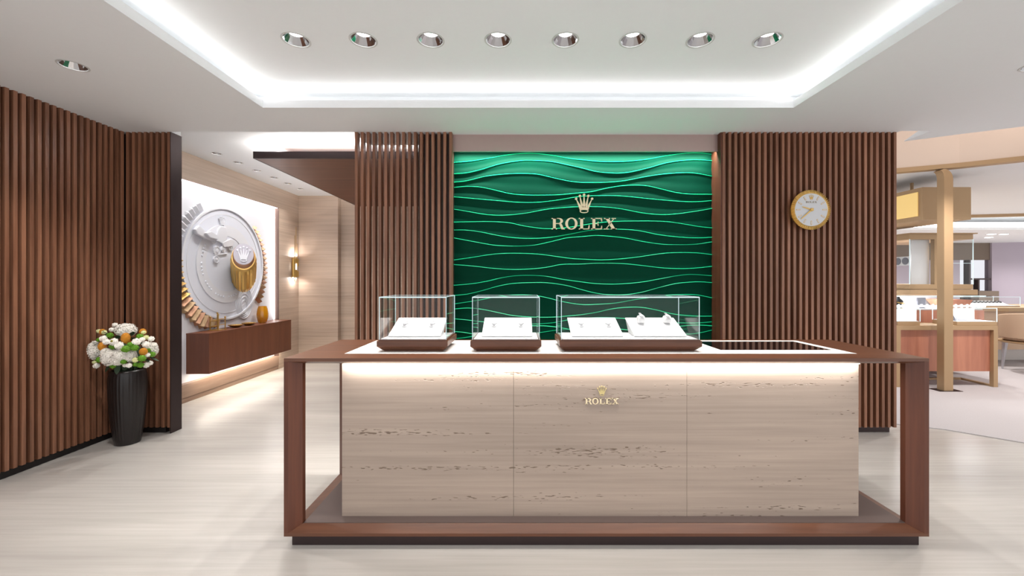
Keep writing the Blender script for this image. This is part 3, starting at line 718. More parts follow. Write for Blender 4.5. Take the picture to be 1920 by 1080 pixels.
hy(770, 260, 330, 220, 3.50); hy(240, 600, 190, 290, 3.42); hy(500, 720, 270, 260, 3.31); hy(680, 690, 240, 220, 3.30); hy(840, 690, 210, 200, 3.33); hy(1190, 590, 230, 240, 3.46); hy(640, 760, 220, 170, 3.30); hy(430, 640, 140, 140, 3.33)
for a in ((770, 395, 165, 200, 3.32), (375, 535, 150, 160, 3.33), (1070, 625, 150, 140, 3.34), (1060, 290, 130, 120, 3.50), (380, 290, 110, 110, 3.46), (820, 470, 90, 80, 3.34)):
    banksia(bp(a[0], a[1], a[4]), a[2]/2/S9*a[4]/F*.78, a[3]/2/S9*a[4]/F*.95)
for a in ((595, 178, 48, 3.5), (400, 405, 62, 3.36), (450, 460, 58, 3.32), (575, 460, 72, 3.30), (665, 520, 72, 3.28), (955, 460, 70, 3.33), (1050, 420, 45, 3.36), (1200, 410, 52, 3.44), (1110, 500, 60, 3.38), (1140, 680, 42, 3.36), (1250, 510, 48, 3.45), (285, 860, 56, 3.40), (830, 855, 46, 3.30), (1185, 815, 45, 3.42), (1120, 850, 52, 3.38), (540, 255, 45, 3.46), (760, 855, 36, 3.33)):
    ranunculus(bp(a[0], a[1], a[3]), a[2]/S9*a[3]/F*.94, whitefl, a[0] == 575)
for a in ((325, 280, 45, 3.46), (415, 300, 45, 3.42), (250, 800, 40, 3.42), (935, 765, 48, 3.30), (1115, 385, 45, 3.42), (1075, 300, 38, 3.44), (1240, 650, 50, 3.46)):
    ranunculus(bp(a[0], a[1], a[3]), a[2]/S9*a[3]/F*.94, creamfl)
for a in ((510, 350, 55, 3.40), (770, 580, 65, 3.27), (550, 540, 52, 3.31), (860, 510, 58, 3.31), (925, 560, 60, 3.31), (1010, 370, 55, 3.40), (325, 760, 52, 3.38), (1045, 735, 62, 3.31), (1020, 850, 52, 3.33), (735, 790, 48, 3.29), (1215, 670, 52, 3.42), (555, 865, 45, 3.32), (315, 425, 38, 3.40), (1150, 600, 40, 3.40), (930, 840, 40, 3.34)):
    button(bp(a[0], a[1], a[3]), a[2]/S9*a[3]/F*.94)
cb = Vector((vx-.02, vy-.02, .80))
for zx, zy, Y in ((480, 290, 3.42), (600, 340, 3.40), (910, 370, 3.38), (880, 300, 3.42), (540, 420, 3.38), (300, 480, 3.42), (1000, 520, 3.36), (230, 790, 3.42), (790, 900, 3.34), (620, 900, 3.34), (900, 870, 3.36), (480, 560, 3.36), (1150, 760, 3.42), (430, 330, 3.44), (1240, 720, 3.44), (1090, 440, 3.42), (700, 420, 3.38), (430, 880, 3.38)):
    p = bp(zx, zy, Y); d = (p-cb); leaf(p-d.normalized()*.05, d.normalized()+rdir()*.4, .085, .019)
st = MB()
for i in range(14):
    a = 2*pi*i/14; st.tube([(vx+.03*cos(a), vy+.03*sin(a), .50), (vx+.06*cos(a), vy+.06*sin(a), .66), (vx+.11*cos(a), vy-.03+.10*sin(a), .78)], .004, 5)
st.ball((vx-.01, vy-.02, .79), (.12, .11, .09), 14, 8)
st.build('stem_bundle', leafm, tb)

# ------------------------------------------------------------------ back room on the left
XW = -3.87
wbk = sroot('wall_travertine', (XW, 5.5, 0))
def course(x0, x1, y0, y1, zs_):
    for a, b in zip(zs_[:-1], zs_[1:]): MB().box(x0, x1, y0, y1, a+.0008, b-.0008).build('stone_slab', wallstone, wbk)
course(-4.0, XW, 6.507, 7.20, [0, .45, 1.15, 1.83, 2.587, 2.90])
course(-4.0, XW, 3.88, 6.507, [2.587, 2.90])
MB().box(-4.0, -3.941, 3.88, 6.507, .214, 2.587).build('niche_panel', plaster, wbk)
MB().box(-3.941, XW+.001, 6.4995, 6.5065, .214, 2.587).build('niche_frame', framem, wbk)
MB().box(-3.941, XW+.001, 3.88, 6.4995, 2.580, 2.5868).build('niche_frame', bronze, wbk)
MB().box(-3.93, -3.885, 3.9, 6.49, 2.574, 2.580).build('light_strip', ledm, wbk)
MB().box(-3.9405, -3.932, 6.480, 6.4990, .80, 2.574).build('light_strip', ledm, wbk)
MB().box(-4.0, XW, 3.88, 6.506, .06, .2135).box(-4.0, XW-.006, 3.88, 6.506, 0, .057).build('stone_plinth', basestone, wbk)
w2 = sroot('wall_back_room', (-2.5, 7.2, 0))
for a, b in zip([0, .45, 1.15, 1.83, 2.45], [.45, 1.15, 1.83, 2.45, 2.90]):
    MB().box(-3.869, -3.18, 7.08, 7.20, a+.0008, b-.0008).build('stone_slab', wallstone, w2)
    MB().box(-3.35, -.32, 7.2005, 7.32, a+.0008, b-.0008).build('stone_slab', wallstone, w2)
MB().box(-.32, -.2, 4.1, 7.32, 0, 2.90).build('side_panel', slatback, w2)
# floating credenza
tcz = thing('floating_credenza', 'long walnut shelf cabinet hung below the wall relief', 'cabinet', (-3.8, 5.65, .312))
MB().box(-3.940, -3.67, 4.784, 6.499, .312, .775).build('cabinet_body', cred, tcz)
MB().box(-3.940, -3.668, 4.782, 6.4992, .775, .792).build('top_board', cred, tcz)
MB().box(-3.90, -3.72, 4.84, 6.44, .3075, .3119).build('light_strip', ledwarm, tcz)
# hanging canopy
tcy = thing('ceiling_canopy', 'dark edged timber canopy hanging below the back room ceiling', 'canopy', (-1.6, 5.4, 2.71))
MB().box(-2.83, -.60, 4.32, 7.06, 2.713, 2.76).build('veneer_underside', ceilwood, tcy)
MB().box(-2.832, -.60, 4.30, 4.319, 2.711, 2.785).box(-2.832, -2.82, 4.319, 7.06, 2.711, 2.785).build('edge_band', darkmetal, tcy)
for x, y in ((-2.5, 4.8), (-1.0, 4.8), (-2.5, 6.0), (-1.0, 6.0)): MB().tube([(x, y, 2.76), (x, y, 2.9)], .008, 8).build('hanger_rod', darkmetal, tcy)

# ---- wall relief art: local (a = y, b = z), protruding along +x from -3.94
RX, RY, RZ = -3.9405, 5.43, 1.64
tr = thing('wall_relief', 'large white round watchwork relief with gold fluted rim in the niche', 'wall relief', (RX, RY, RZ-.9))
def disc(r, x0, x1, cy=RY, cz_=RZ, n=64, name='disc', mat=plaster, hole=0, par=None):
    m = MB()
    if hole: m.lathe([(hole, x0), (r, x0), (r, x1), (hole, x1), (hole, x0)], (RX, cy, cz_), n, (1, 0, 0), cap0=False, cap1=False)
    else: m.lathe([(r, x0), (r, x1)], (RX, cy, cz_), n, (1, 0, 0))
    return m.build(name, mat, par or tr, True)
face = disc(.735, .0005, .012, n=96, name='round_plate', mat=plasterd)
disc(.745, .012, .030, n=96, name='rim_ring', hole=.722)
disc(.66, .012, .016, n=96, name='inner_ring', hole=.65)
disc(.52, .012, .020, n=72, name='engraved_ring', mat=plaster, hole=.37)
disc(.37, .012, .016, n=64, name='centre_plate', mat=plasterd)
marks = MB()
for i in range(34):
    a = R(150+i*6.2)
    if i % 5 == 4: continue
    m0 = .44; yy, zz_ = RY+m0*cos(a), RZ+m0*sin(a)
    marks.lathe([(.016, .02), (.010, .026)], (RX, yy, zz_), 6, (1, 0, 0))
marks.build('engraved_marks', plasterd, tr)['kind'] = 'stuff'
for (u, v, r_) in ((404, 470, .062), (416, 467, .045), (403, 486, .05), (430, 465, .035), (398, 452, .03), (424, 452, .03)):
    Yc = 3.93*F/(CU-u); zc = PZ(v, Yc); n = 24
    g = MB().lathe([(r_, .016), (r_, .034), (r_*.8, .036), (r_*.8, .030), (r_*.35, .030), (r_*.35, .040), (r_*.1, .042)], (RX, Yc, zc), n, (1, 0, 0), flute=lambda i, h: 1-.05*(i % 2), cap0=False)
    g.build('gear', plaster, tr)
def bridge(pts, x0, x1):
    q = [(3.93*F/(CU-u), PZ(v, 3.93*F/(CU-u))) for u, v in pts]
    return MB().prism(q, RX+x0, RX+x1, 'x').build('bridge', plaster, tr, bevel=.006)
bridge([(359, 430), (367, 423), (378, 433), (399, 442), (401, 449), (396, 452), (378, 447), (362, 438)], .02, .06)
bridge([(375, 437), (385, 434), (400, 442), (399, 449), (384, 446)], .05, .085)
bridge([(405, 430), (410, 424), (420, 426), (424, 440), (420, 452), (412, 456), (404, 452), (403, 440)], .02, .04)
bridge([(412, 455), (428, 448), (436, 452), (432, 462), (416, 464)], .02, .045)
bridge([(398, 478), (402, 476), (424, 474), (424, 477), (402, 480)], .016, .03)
Yc = 3.93*F/(CU-415); cwn = crown(MB(), .00033, 0, 0, -.03, -.012)
cwn.tf(Matrix.Translation((RX, Yc, PZ(413, Yc)+.1)) @ Matrix(((0,-1,0,0),(1,0,0,0),(0,0,1,0),(0,0,0,1)))); cwn.build('crown_emblem', plaster, tr)
# fluted rim: each flute a gable-backed wedge
def flute_(a, r0, r1, dth, mat, h=.05):
    c_, s_ = cos(a), sin(a); P = lambda r, k, x: (RX+x, RY+r*c_-k*s_, RZ+r*s_+k*c_)
    w0, w1 = r0*dth/2*.98, r1*dth/2*.98
    v = [P(r0, -w0, .001), P(r0, w0, .001), P(r0-.012, 0, h), P(r1, -w1, .001), P(r1, w1, .001), P(r1+.030, 0, .004), P(r1+.004, 0, h)]
    f = [(0,2,1), (0,3,6,2), (1,2,6,4), (3,5,6), (4,6,5), (0,1,4,5,3)]
    MB().add(v, f).build('flute', mat, tr)
dth = R(5.1)
for i in range(17):
    a = R(44-i*5.1); r1 = .81+.07*(i/16)**2
    flute_(a, .765, r1, dth, [copper, champ][i % 2], .045)
for i in range(16):
    a = R(256-i*5.1); flute_(a, .765, min(.905, .835/max(.01, -sin(a))-.032), dth, rimgold if i > 8 else (champ if i % 2 else copper), .06)
for i in range(11):
    a = R(174-i*5.1); flute_(a, .775, .86, dth, plaster, .03)
# winding crown leaning out of the relief
bc, ax = Vector((-3.84, 5.634, 1.45)), Vector((.46, -.68, .57)).normalized()
SQ = Matrix.Translation(bc) @ Matrix.Diagonal((.96, .96, 1.5, 1)) @ Matrix.Translation(-bc)
kb = thing('x', 'x', 'x') if False else tr
MB().lathe([(.12, -.06), (.15, .02), (.156, .26), (.146, .30)], bc, 48, ax, flute=lambda i, h: 1-.055*(i % 2)).tf(SQ).build('winding_crown', gold, tr)['label'] = 'gold fluted winding crown'
MB().lathe([(.145, .300), (.138, .325), (.125, .326)], bc, 48, ax).tf(SQ).build('crown_collar', rimgold, tr, True)
MB().lathe([(.125, .326), (.125, .36), (.118, .37)], bc, 48, ax).tf(SQ).build('crown_cap', copper, tr, True)
MB().lathe([(.116, .370), (.116, .374)], bc, 48, ax).tf(SQ).build('crown_face', capm, tr)
cwn = crown(MB(), .00042, 0, 0, -.004, .004)
xx = ax.cross(Vector((0,0,1))).normalized()*-1; zz_ = ax.cross(xx).normalized()
if zz_.z < 0: zz_ = -zz_
if xx.y < 0: xx = -xx
Mx = Matrix((( xx.x, -ax.x, zz_.x, 0), (xx.y, -ax.y, zz_.y, 0), (xx.z, -ax.z, zz_.z, 0), (0,0,0,1)))
cwn.tf(Matrix.Translation(bc+ax*.378+zz_*.145) @ Mx).tf(SQ); cwn.build('crown_emblem', plaster, tr)
# white engraved lobes under the winding crown
for k in range(5):
    m = MB(); Yc = 3.93*F/(CU-457); zc = PZ(573-k*1.5, Yc)-k*.0; rr = .05+.028*k
    m.lathe([(rr, .0125), (rr+.006, .022), (rr+.012, .0125)], (0, 0, 0), 40, (1, 0, 0), cap0=False, cap1=False)
    m.tf(Matrix.Translation((RX, Yc, zc)) @ Matrix.Diagonal((1, 1, 1.35, 1))); m.build('engraved_loop', plaster, tr, True)

# ---- things on the credenza
ZC = .7922
ta = thing('amber_vase', 'small ribbed amber glass vase on the far end of the credenza', 'vase', (-3.825, 6.02, ZC))
MB().lathe([(.048, 0), (.062, .02), (.075, .08), (.077, .13), (.067, .20), (.054, .245), (.049, .245), (.062, .195), (.070, .13), (.05, .02)], (-3.825, 6.02, ZC), 36, flute=lambda i, h: 1+.03*cos(2*pi*i/4), cap1=False).build('vase_body', amber, ta, True)
def dish(y, x, lab):
    t = thing('brass_dish', lab, 'dish', (x, y, ZC), 'brass dishes on the credenza')
    MB().lathe([(.03, 0), (.055, .008), (.088, .030), (.090, .034), (.084, .034), (.05, .014), (.0, .012)], (x, y, ZC), 32, cap1=False).build('dish_bowl', gold, t, True)
    m = MB()
    for i in range(9):
        a = 2*pi*i/9; m.ball((x+.045*cos(a), y+.045*sin(a), ZC+.026), (.012, .016, .010), 8, 5)
    m.build('dish_beads', gold, t)
dish(5.42, -3.80, 'round brass dish on the credenza beside the brass stand'); dish(5.68, -3.80, 'round brass dish on the credenza nearer the amber vase')
tt = thing('brass_stand', 'little brass rod stand at the near end of the credenza', 'ornament', (-3.80, 5.12, ZC))
m = MB()
for x, y, h in ((-3.86, 5.05, .17), (-3.86, 5.17, .21), (-3.76, 5.05, .20), (-3.76, 5.17, .16)): m.tube([(x, y, ZC+.006), (x, y, ZC+h)], .006, 8); m.ball((x, y, ZC+h), .011, 8, 6)
m.build('post_rods', gold, tt)
m = MB()
for z_ in (.05, .12): 
    m.tube([(-3.86, 5.04, ZC+z_), (-3.86, 5.18, ZC+z_)], .005, 6); m.tube([(-3.76, 5.04, ZC+z_+.02), (-3.76, 5.18, ZC+z_+.02)], .005, 6)
    m.tube([(-3.87, 5.05, ZC+z_), (-3.75, 5.05, ZC+z_)], .005, 6)
m.build('cross_rods', gold, tt)
MB().box(-3.875, -3.745, 5.035, 5.185, ZC, ZC+.008).build('stand_base', gold, tt)
tg = thing('glass_tray', 'small clear glass dish on the credenza in front of the amber vase', 'dish', (-3.725, 5.86, ZC))
MB().lathe([(.03, 0), (.045, .004), (.048, .028), (.045, .028), (.042, .006), (0, .005)], (-3.725, 5.86, ZC), 28, cap1=False).build('tray_body', glassy('dish_glass', (.96, .97, .98, 1)), tg, True)

# ---- sconce on the travertine wall
sy, szc = 6.89, 1.62
tsn = thing('wall_sconce', 'slim brass and crystal wall light with tall rods on the travertine wall', 'light', (XW+.04, sy, 1.38))
MB().box(XW+.0008, XW+.012, sy-.03, sy+.03, 1.45, 1.80).build('back_plate', champ, tsn)
for (dy, za, zb, rr) in ((-.025, 1.40, 2.18, .006), (.015, 1.42, 2.33, .007), (.05, 1.62, 2.05, .005)):
    MB().tube([(XW+.055, sy+dy, za), (XW+.055, sy+dy, zb)], rr, 8).build('rod', champ, tsn)
for (dy, za, zb) in ((-.055, 1.48, 1.80), (.0, 1.48, 1.60), (.0, 1.72, 1.80), (.045, 1.66, 1.79), (.045, 1.48, 1.58)):
    MB().lathe([(.026, 0), (.026, zb-za)], (XW+.055, sy+dy, za), 14, cap0=True).build('brass_sleeve', gold, tsn)
MB().lathe([(.02, 0), (.02, .10)], (XW+.055, sy, 1.605), 12).build('crystal', lampm if False else pm('crystal_lit', (1, 1, 1, 1), .1, emis=3, ecol=(1, .93, .85, 1)), tsn)
area('sconce_lamp', (XW+.05, sy, 1.83), .06, .06, 1.6, (-.25, 0, 1), (1, .95, .92)); area('sconce_lamp', (XW+.05, sy, 1.465), .06, .06, 1.6, (-.25, 0, -1), (1, .95, .92))

# ------------------------------------------------------------------ hall on the right
fas = [(3.0, 5.85), (3.6, 5.75), (4.3, 5.58), (5.0, 5.36), (5.55, 5.12), (6.0, 4.84), (6.5, 4.45), (7.0, 3.9), (7.4, 3.1), (7.6, 2.0), (7.65, -1.5)]
def offs(p, d):
    out = []
    for i, q in enumerate(p):
        a, b = p[max(i-1, 0)], p[min(i+1, len(p)-1)]; tx, ty = b[0]-a[0], b[1]-a[1]; l = math.hypot(tx, ty); out.append((q[0]-ty/l*d, q[1]+tx/l*d))
    return out
def band(p, d0, d1, z0, z1, name, mat, parent=None):
    a, b = offs(p, d0), offs(p, d1)
    return MB().rings([[(q[0], q[1], z0) for q in a]+[(q[0], q[1], z0) for q in b[::-1]], [(q[0], q[1], z1) for q in a]+[(q[0], q[1], z1) for q in b[::-1]]]).build(name, mat, parent)
struct(band(fas, 0, .08, 2.90, 3.75, 'wall_fascia', peach)); struct(band(fas, -.02, .09, 2.845, 2.90, 'trim_1', champ))
struct(MB().box(2.3, 7.8, -1.5, 6.0, 3.75, 3.82).build('ceiling_void', peach))
struct(MB().prism(offs(fas, .085)+[(7.7, -1.5), (17.2, -1.5), (17.2, 8.9), (2.4, 8.9), (2.4, 5.9)], 2.862, 2.89, 'z').build('ceiling_hall', white))
fas2 = [(4.5, 9.3), (7, 9.15), (9.5, 8.95), (11.5, 8.6), (13.5, 8.1), (16, 7.2)]
struct(band(fas2, -.02, .04, 2.80, 2.862, 'trim_2', champ))
struct(MB().box(2.4, 17.2, 9.6, 13.0, 2.62, 2.68).build('ceiling_far', white))
MB().box(2.4, 17.2, 9.60, 9.64, 2.68, 2.80).build('trim_3', ledm)['kind'] = 'structure'
struct(MB().box(2.4, 17.2, 8.9, 13.0, 3.0, 3.05).build('ceiling_upper', white))
struct(MB().box(14.9, 15.05, 9.3, 12.85, .004, 2.62).build('wall_hall_side', hallwall)) if False else None
struct(MB().prism([(14.9, 12.8), (17.0, 12.2), (17.2, 12.4), (17.2, 13), (14.9, 13)], .004, 2.62, 'z').build('wall_far', hallwall))
wf = sroot('wall_far_taupe', (12, 12.9, 0))
MB().box(2.4, 14.899, 12.85, 13.0, 2.08, 2.6195).build('upper_panel', hallbrown, wf)
MB().box(2.4, 14.0, 12.90, 13.0, .004, 2.079).build('lower_panel', hallwall, wf); MB().box(14.0, 14.899, 12.90, 13.0, .004, 2.079).build('mirror_panel', mirror, wf)
MB().box(14.2, 14.26, 12.82, 12.90, .004, 2.079).box(14.26, 14.899, 12.82, 12.90, 1.45, 1.5).box(14.5, 14.55, 12.83, 12.9, .9, 1.45).build('shelf_frame', darkmetal, wf)
MB().box(14.27, 14.89, 12.6, 12.89, .004, 1.1).build('low_cabinet', hallbrown, wf)
for u, lab in ((1859, 'bright round downlight in the far hall ceiling, left of its neighbour'), (1882, 'bright round downlight in the far hall ceiling, rightmost one'), (1854, 'smaller deeper downlight in the far hall ceiling, behind the other two')): 
    v = 439 if u != 1854 else 445; Yc = 1.21*F/(CV-v); Yc = min(Yc, 12.3)
    t = thing('ceiling_downlight', lab, 'light', (PX(u, Yc), Yc, 2.62), 'far hall downlights')
    MB().lathe([(.10, -.004), (.10, 0)], (PX(u, Yc), Yc, 2.6195), 16).build('trim_ring', trimw, t); MB().lathe([(.08, -.002), (.08, 0)], (PX(u, Yc), Yc, 2.6155), 16).build('lamp', lampm, t)

# champagne portal post with rounded top
tp = thing('portal_post', 'champagne metal post with rounded top on a floor plate', 'post', (5.46, 5.2, .007))
px0, px1, py0, py1 = 5.40, 5.515, 5.16, 5.25
m = MB(); m.box(px0, px1, py0, py1, .012, 2.71)
n = 8; outr = [(px1-.12+.12*cos(a*pi/2/n), 2.71+.13*sin(a*pi/2/n)) for a in range(n+1)]; inr = [(px0-.13+.13*cos(a*pi/2/n), 2.62+.13*sin(a*pi/2/n)) for a in range(n+1)]
q = outr+[(px0-.13, 2.84)]+[(px0-.13, 2.75)]+inr[::-1][1:]
rs = [[(o[0], py0, o[1]), (o[0], py1, o[1]), (i_[0], py1, i_[1]), (i_[0], py0, i_[1])] for o, i_ in zip(outr, [(px0-.05+.05*cos(a*pi/2/n), 2.71+.11*sin(a*pi/2/n)) for a in range(n+1)])]
m.rings(rs)
m.build('post_shaft', champ, tp)
MB().box(5.33, 5.62, 5.14, 5.29, .007, .012).build('floor_plate', darkmetal, tp)
# hanging sign box
tx = thing('hanging_sign_box', 'champagne box hanging from the hall ceiling with a lit gold side', 'sign box', (5.8, 6.6, 2.24))
MB().box(5.462, 6.12, 5.5, 7.7, 2.245, 2.685).build('box_body', champ, tx)
MB().box(5.450, 5.4615, 5.56, 7.6, 2.30, 2.63).build('lit_panel', yel, tx)
MB().tube([(5.8, 6.0, 2.685), (5.8, 6.0, 2.862)], .02, 8).build('hanger_rod', champ, tx); MB().tube([(5.8, 7.2, 2.685), (5.8, 7.2, 2.862)], .02, 8).build('hanger_rod', champ, tx)
# front desk in the hall
DY = 5.36
td = thing('hall_desk', 'desk with champagne frame and reddish wood panels on the carpet', 'desk', (5.56, 5.5, .007))
dx0, dx1 = 4.98, 6.32
m = MB(); m.box(dx0, dx1, DY, DY+.42, .762, .818)
for x in (dx0, dx1-.055): m.box(x, x+.055, DY, DY+.05, .0075, .762)
m.box(dx0, dx0+.05, DY+.05, DY+.42, .0075, .03); m.box(dx1-.05, dx1, DY+.05, DY+.42, .0075, .03); m.box(dx0, dx1, DY+.40, DY+.45, .0075, .03)
m.build('frame', champ, td)
MB().box(dx0+.056, 5.58, DY+.04, DY+.34, .208, .7615).build('wood_panel', pinkwood, td); MB().box(5.585, dx1-.056, DY+.04, DY+.34, .208, .7615).build('wood_panel', pinkwood, td)
# small glass cases on the desk
def glassbox(x0, x1, y0, y1, z0, zb, zt, lab, group, cat='display case'):
    t = thing('glass_case', lab, cat, ((x0+x1)/2, (y0+y1)/2, z0), group)
    MB().box(x0, x1, y0, y1, z0, zb).build('metal_base', champ, t)
    MB().box(x0+.01, x1-.01, y0+.01, y1-.01, zb, zb+.006).build('base_liner', padm, t)
    for b in ((x0, x1, y0, y0+.005), (x0, x1, y1-.005, y1), (x0, x0+.005, y0+.005, y1-.005), (x1-.005, x1, y0+.005, y1-.005)): MB().box(*b, zb+.0002, zt).build('glass_pane', glass, t)
    MB().box(x0, x1, y0, y1, zt, zt+.005).build('glass_pane', glass, t)
    for x in (x0, x1):
        for y in (y0, y1): MB().box(x-.003, x+.003, y-.003, y+.003, zb, zt+.006).build('polished_edge', edge, t)
    MB().box(x0, x1, y0-.003, y0+.002, zt, zt+.007).build('polished_edge', edge, t)
    return t
t1 = glassbox(5.03, 5.33, 5.40, 5.70, .819, .87, 1.035, 'small lit glass case on the left end of the hall desk', 'glass cases on the hall desk')
MB().box(5.05, 5.31, 5.43, 5.45, .8765, 1.03).build('lit_back', caselit, t1)
t2 = glassbox(5.80, 6.33, 5.38, 5.70, .819, .87, 1.045, 'clear glass case on the right end of the hall desk', 'glass cases on the hall desk')
MB().box(5.9, 6.30, 5.62, 5.64, .8765, 1.03).build('back_screen', padm, t2)
tag(MB().frus((5.84, 6.12, 5.43, 5.58), .8765, (5.86, 6.1, 5.48, 5.56), .95).build('jewellery_tray', stoneg), 'grey sloping jewellery tray inside the right desk glass case', 'tray')
# higher counter behind with glass top and spot lamps
th = thing('vitrine_counter', 'taller wood counter with a lit glass top behind the hall desk', 'counter', (6.2, 6.25, .007))
hx0, hx1, hy0, hy1 = 5.30, 6.78, 5.9, 6.6
MB().box(hx0, hx1, hy0+.02, hy1, .30, .985).build('wood_body', pinkwood, th); MB().box(hx0+.3, hx1-.3, hy0+.4, hy1-.02, .0075, .2995).build('recessed_base', darkmetal, th)
MB().box(hx0+.01, hx1-.01, hy1-.03, hy1-.01, 1.001, 1.185).build('vitrine_back', padm, th)
MB().box(hx0+.01, hx1-.01, hy0+.03, hy1, .986, 1.0).build('vitrine_floor', padm, th)
for b in ((hx0, hx1, hy0, hy0+.006, .985, 1.19), (hx0, hx1, hy0, hy1, 1.19, 1.196), (hx0, hx0+.006, hy0+.006, hy1, 1.0, 1.19), (hx1-.006, hx1, hy0+.006, hy1, 1.0, 1.19)): MB().box(*b).build('glass_pane', glass, th)
MB().box(hx0, hx1, hy0-.004, hy0+.004, 1.03, 1.06).build('lamp_rail', edge, th); MB().box(hx0, hx1, hy0-.003, hy0+.003, 1.188, 1.197).build('polished_edges', edge, th)
lm = MB().ball((0,0,0), .011, 8, 6).mesh('spot_lamp'); lm.materials.append(lampm)
for i in range(17):
    o = bpy.data.objects.new('spot_lamp', lm); col.objects.link(o); o.parent = th; o.location = Vector((hx0+.12+.083*i, hy0-.012, 1.062-.0))-W[th]
# objects in the vitrine
tj = thing('necklace_bust', 'black velvet necklace bust in the hall vitrine', 'display bust', (5.74, 6.15, 1.0))
MB().lathe([(.05, 0), (.055, .01), (.03, .04), (.06, .09), (.05, .12), (.02, .15), (.018, .17)], (5.74, 6.15, 1.001), 16).build('bust_body', blackobj, tj, True)
MB().box(5.60, 5.68, 6.1, 6.2, 1.001, 1.12).build('side_block', blackobj, tj, bevel=.01)
MB().lathe([(.055, 0), (.06, .006), (.055, .012)], (5.74, 6.12, 1.09), 20, (0, -.5, 1)).build('necklace', gold, tj, True)
tq = thing('earring_stand', 'grey upright earring stand in the hall vitrine', 'stand', (6.02, 6.1, 1.0))
MB().box(5.98, 6.10, 6.09, 6.12, 1.03, 1.16).build('stand_panel', stoneg, tq, bevel=.006); MB().frus((6.0, 6.08, 6.06, 6.15), 1.001, (6.03, 6.05, 6.09, 6.12), 1.03).build('stand_foot', stoneg, tq)
tag(MB().frus((6.52, 6.74, 6.1, 6.4), 1.001, (6.45, 6.76, 6.05, 6.45), 1.13).build('wood_tray', pinkwood), 'reddish wooden tray inside the right end of the hall vitrine', 'tray')
# showcase tower above
tw = thing('showcase_tower', 'tall champagne framed glass showcase above the hall vitrine counter', 'showcase', (6.3, 6.9, 1.2))
sx0, sx1, sy0, sy1 = 5.96, 6.93, 6.2, 7.2
z0_, z1_, z2_, z3_ = 1.36, 2.05, 2.13, 1.20
m = MB(); m.box(sx0, sx1, sy0, sy1, z1_, z2_); m.box(sx0, sx1, sy0, sy1, 1.285, z0_); m.box(sx0-.02, sx1+.05, sy0-.02, sy1, z3_, 1.28)
for x in (6.34, 6.44): m.box(x, x+.07, sy0, sy0+.06, z0_, z1_)
m.box(sx0-.02, sx1+.04, sy0-.03, sy1, z2_, z2_+.015)
m.box(6.3, 6.5, 6.7, 6.9, .986, z3_); m.build('metal_frame', champ, tw)
for b in ((sx0, 6.34, sy0, sy0+.006, z0_, z1_), (6.51, sx1, sy0, sy0+.006, z0_, z1_), (sx0, sx0+.006, sy0+.006, sy1, z0_, z1_), (sx1-.006, sx1, sy0+.006, sy1, z0_, z1_)): MB().box(*b).build('glass_pane', glass, tw)
MB().box(sx0-.004, sx0+.004, sy0-.004, sy0+.004, z0_, z1_).build('polished_edge', edge, tw); MB().box(sx1-.004, sx1+.004, sy0-.004, sy0+.004, z0_, z1_).build('polished_edge', edge, tw); MB().box(6.51, sx1, sy0-.002, sy0+.01, 1.68, 1.685).build('glass_shelf_edge', edge, tw)
MB().box(6.08, 6.36, 6.30, 6.32, z0_+.001, z1_-.001).build('white_back_panel', padm, tw)
MB().box(5.99, 6.01, 6.50, 6.52, z0_+.001, 1.85).build('shelf_upright', stoneg, tw)
MB().box(5.976, 5.982, 6.22, 6.48, 1.65, 1.79).build('roundel_strip', padm, tw)
for yy in (6.285, 6.41): MB().lathe([(.052, 0), (.056, -.003), (.05, -.006)], (5.9755, yy, 1.72), 24, (1, 0, 0)).build('roundel', stoneg, tw)
area('showcase_lamp', (6.25, 6.5, 2.04), .4, .2, 14, (0, .2, -1), (.95, .97, 1)); area('vitrine_lamp', (6.0, 6.2, 1.18), 1.2, .04, 10, (0, .3, -1), (.97, .98, 1)); area('case_lamp', (6.06, 5.5, 1.04), .4, .03, 4, (0, .2, -1), (.97, .98, 1))
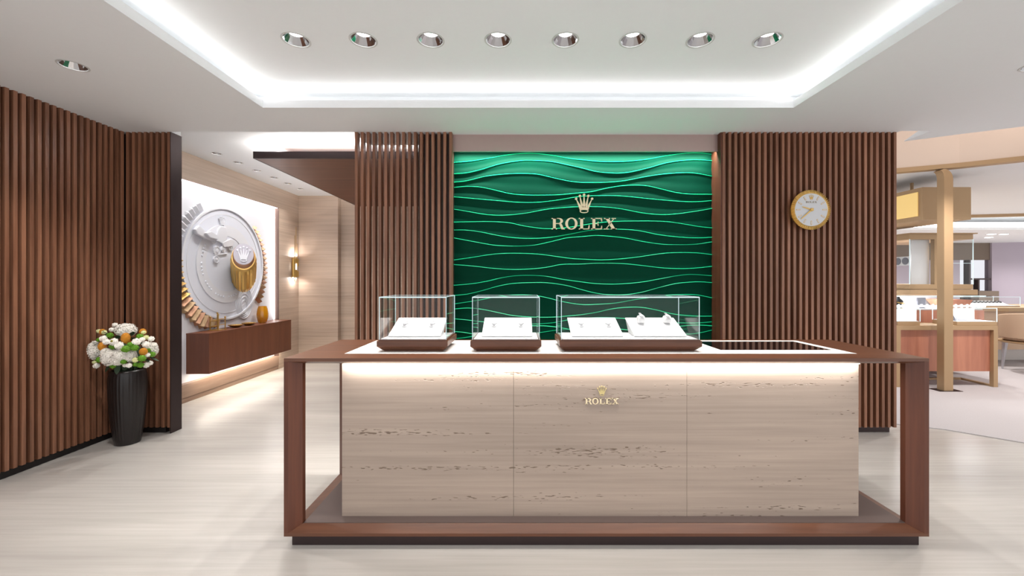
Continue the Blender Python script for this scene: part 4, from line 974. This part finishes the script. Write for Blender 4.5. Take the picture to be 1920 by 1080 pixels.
# far vitrine with curved beige body
tz = thing('curved_counter', 'beige curved counter with a wooden rim in the far hall', 'counter', (8.0, 7.6, .007))
cc = [(7.05, 7.0), (8.2, 6.85), (9.2, 6.95), (10.2, 7.4), (10.2, 7.9), (7.05, 7.6)]
MB().prism(cc, .25, .90, 'z').build('curved_body', beige, tz); MB().prism([(7.02, 6.96), (8.2, 6.8), (9.24, 6.9), (10.25, 7.38), (10.25, 7.95), (7.02, 7.65)], .90, .96, 'z').build('rim', champ, tz)
MB().prism([(7.3, 7.1), (9.8, 7.3), (9.8, 7.7), (7.3, 7.5)], .0045, .25, 'z').build('recessed_base', halltile, tz)
tf_ = glassbox(7.25, 8.7, 7.05, 7.45, .9605, .975, 1.13, 'long low glass vitrine on the curved beige counter', None)
tg2 = thing('necklace_display', 'row of dark necklaces laid on a white cushion in the long vitrine', 'jewellery', (8.1, 7.25, .982))
MB().frus((7.5, 8.6, 7.12, 7.40), .982, (7.52, 8.58, 7.25, 7.40), 1.05).build('cushion', padm, tg2)
m = MB()
for i in range(16): m.lathe([(.022, 0), (.03, .006), (.022, .012)], (7.55+.066*i, 7.22, 1.035), 10, (0, -.6, 1), cap0=False, cap1=False)
m.build('necklaces', blackobj, tg2)
# chair
tch = thing('tub_chair', 'beige upholstered tub chair with tapered metal legs in the hall', 'chair', (7.95, 6.15, .007))
hc = (7.90, 6.25)
rs = []
for k in range(15):
    a = R(180+12*k-(0)) if False else R(150+17*k); c_, s_ = cos(a), sin(a); h = .93-.05*(abs(k-7)/7)**3
    ro, ri = .36, .30
    rs.append([(hc[0]+ro*c_, hc[1]+ro*s_, .53), (hc[0]+ro*1.03*c_, hc[1]+ro*1.03*s_, h), (hc[0]+ri*1.03*c_, hc[1]+ri*1.03*s_, h), (hc[0]+ri*c_, hc[1]+ri*s_, .53)])
MB().rings(rs).build('shell_back', beige, tch, True, bevel=.012)
MB().lathe([(.28, 0), (.31, .02), (.31, .08), (.28, .10)], (hc[0], hc[1], .482), 32).build('seat_cushion', beige, tch, True)
MB().lathe([(.33, 0), (.35, .012), (.35, .03)], (hc[0], hc[1], .451), 32).build('seat_rim', champ, tch, True)
for a in (215, 305, 35, 125):
    c_, s_ = cos(R(a)), sin(R(a)); MB().tube([(hc[0]+.27*c_, hc[1]+.27*s_, .452), (hc[0]+.30*c_, hc[1]+.30*s_, .008)], [.035, .012], 8).build('leg', silver, tch)
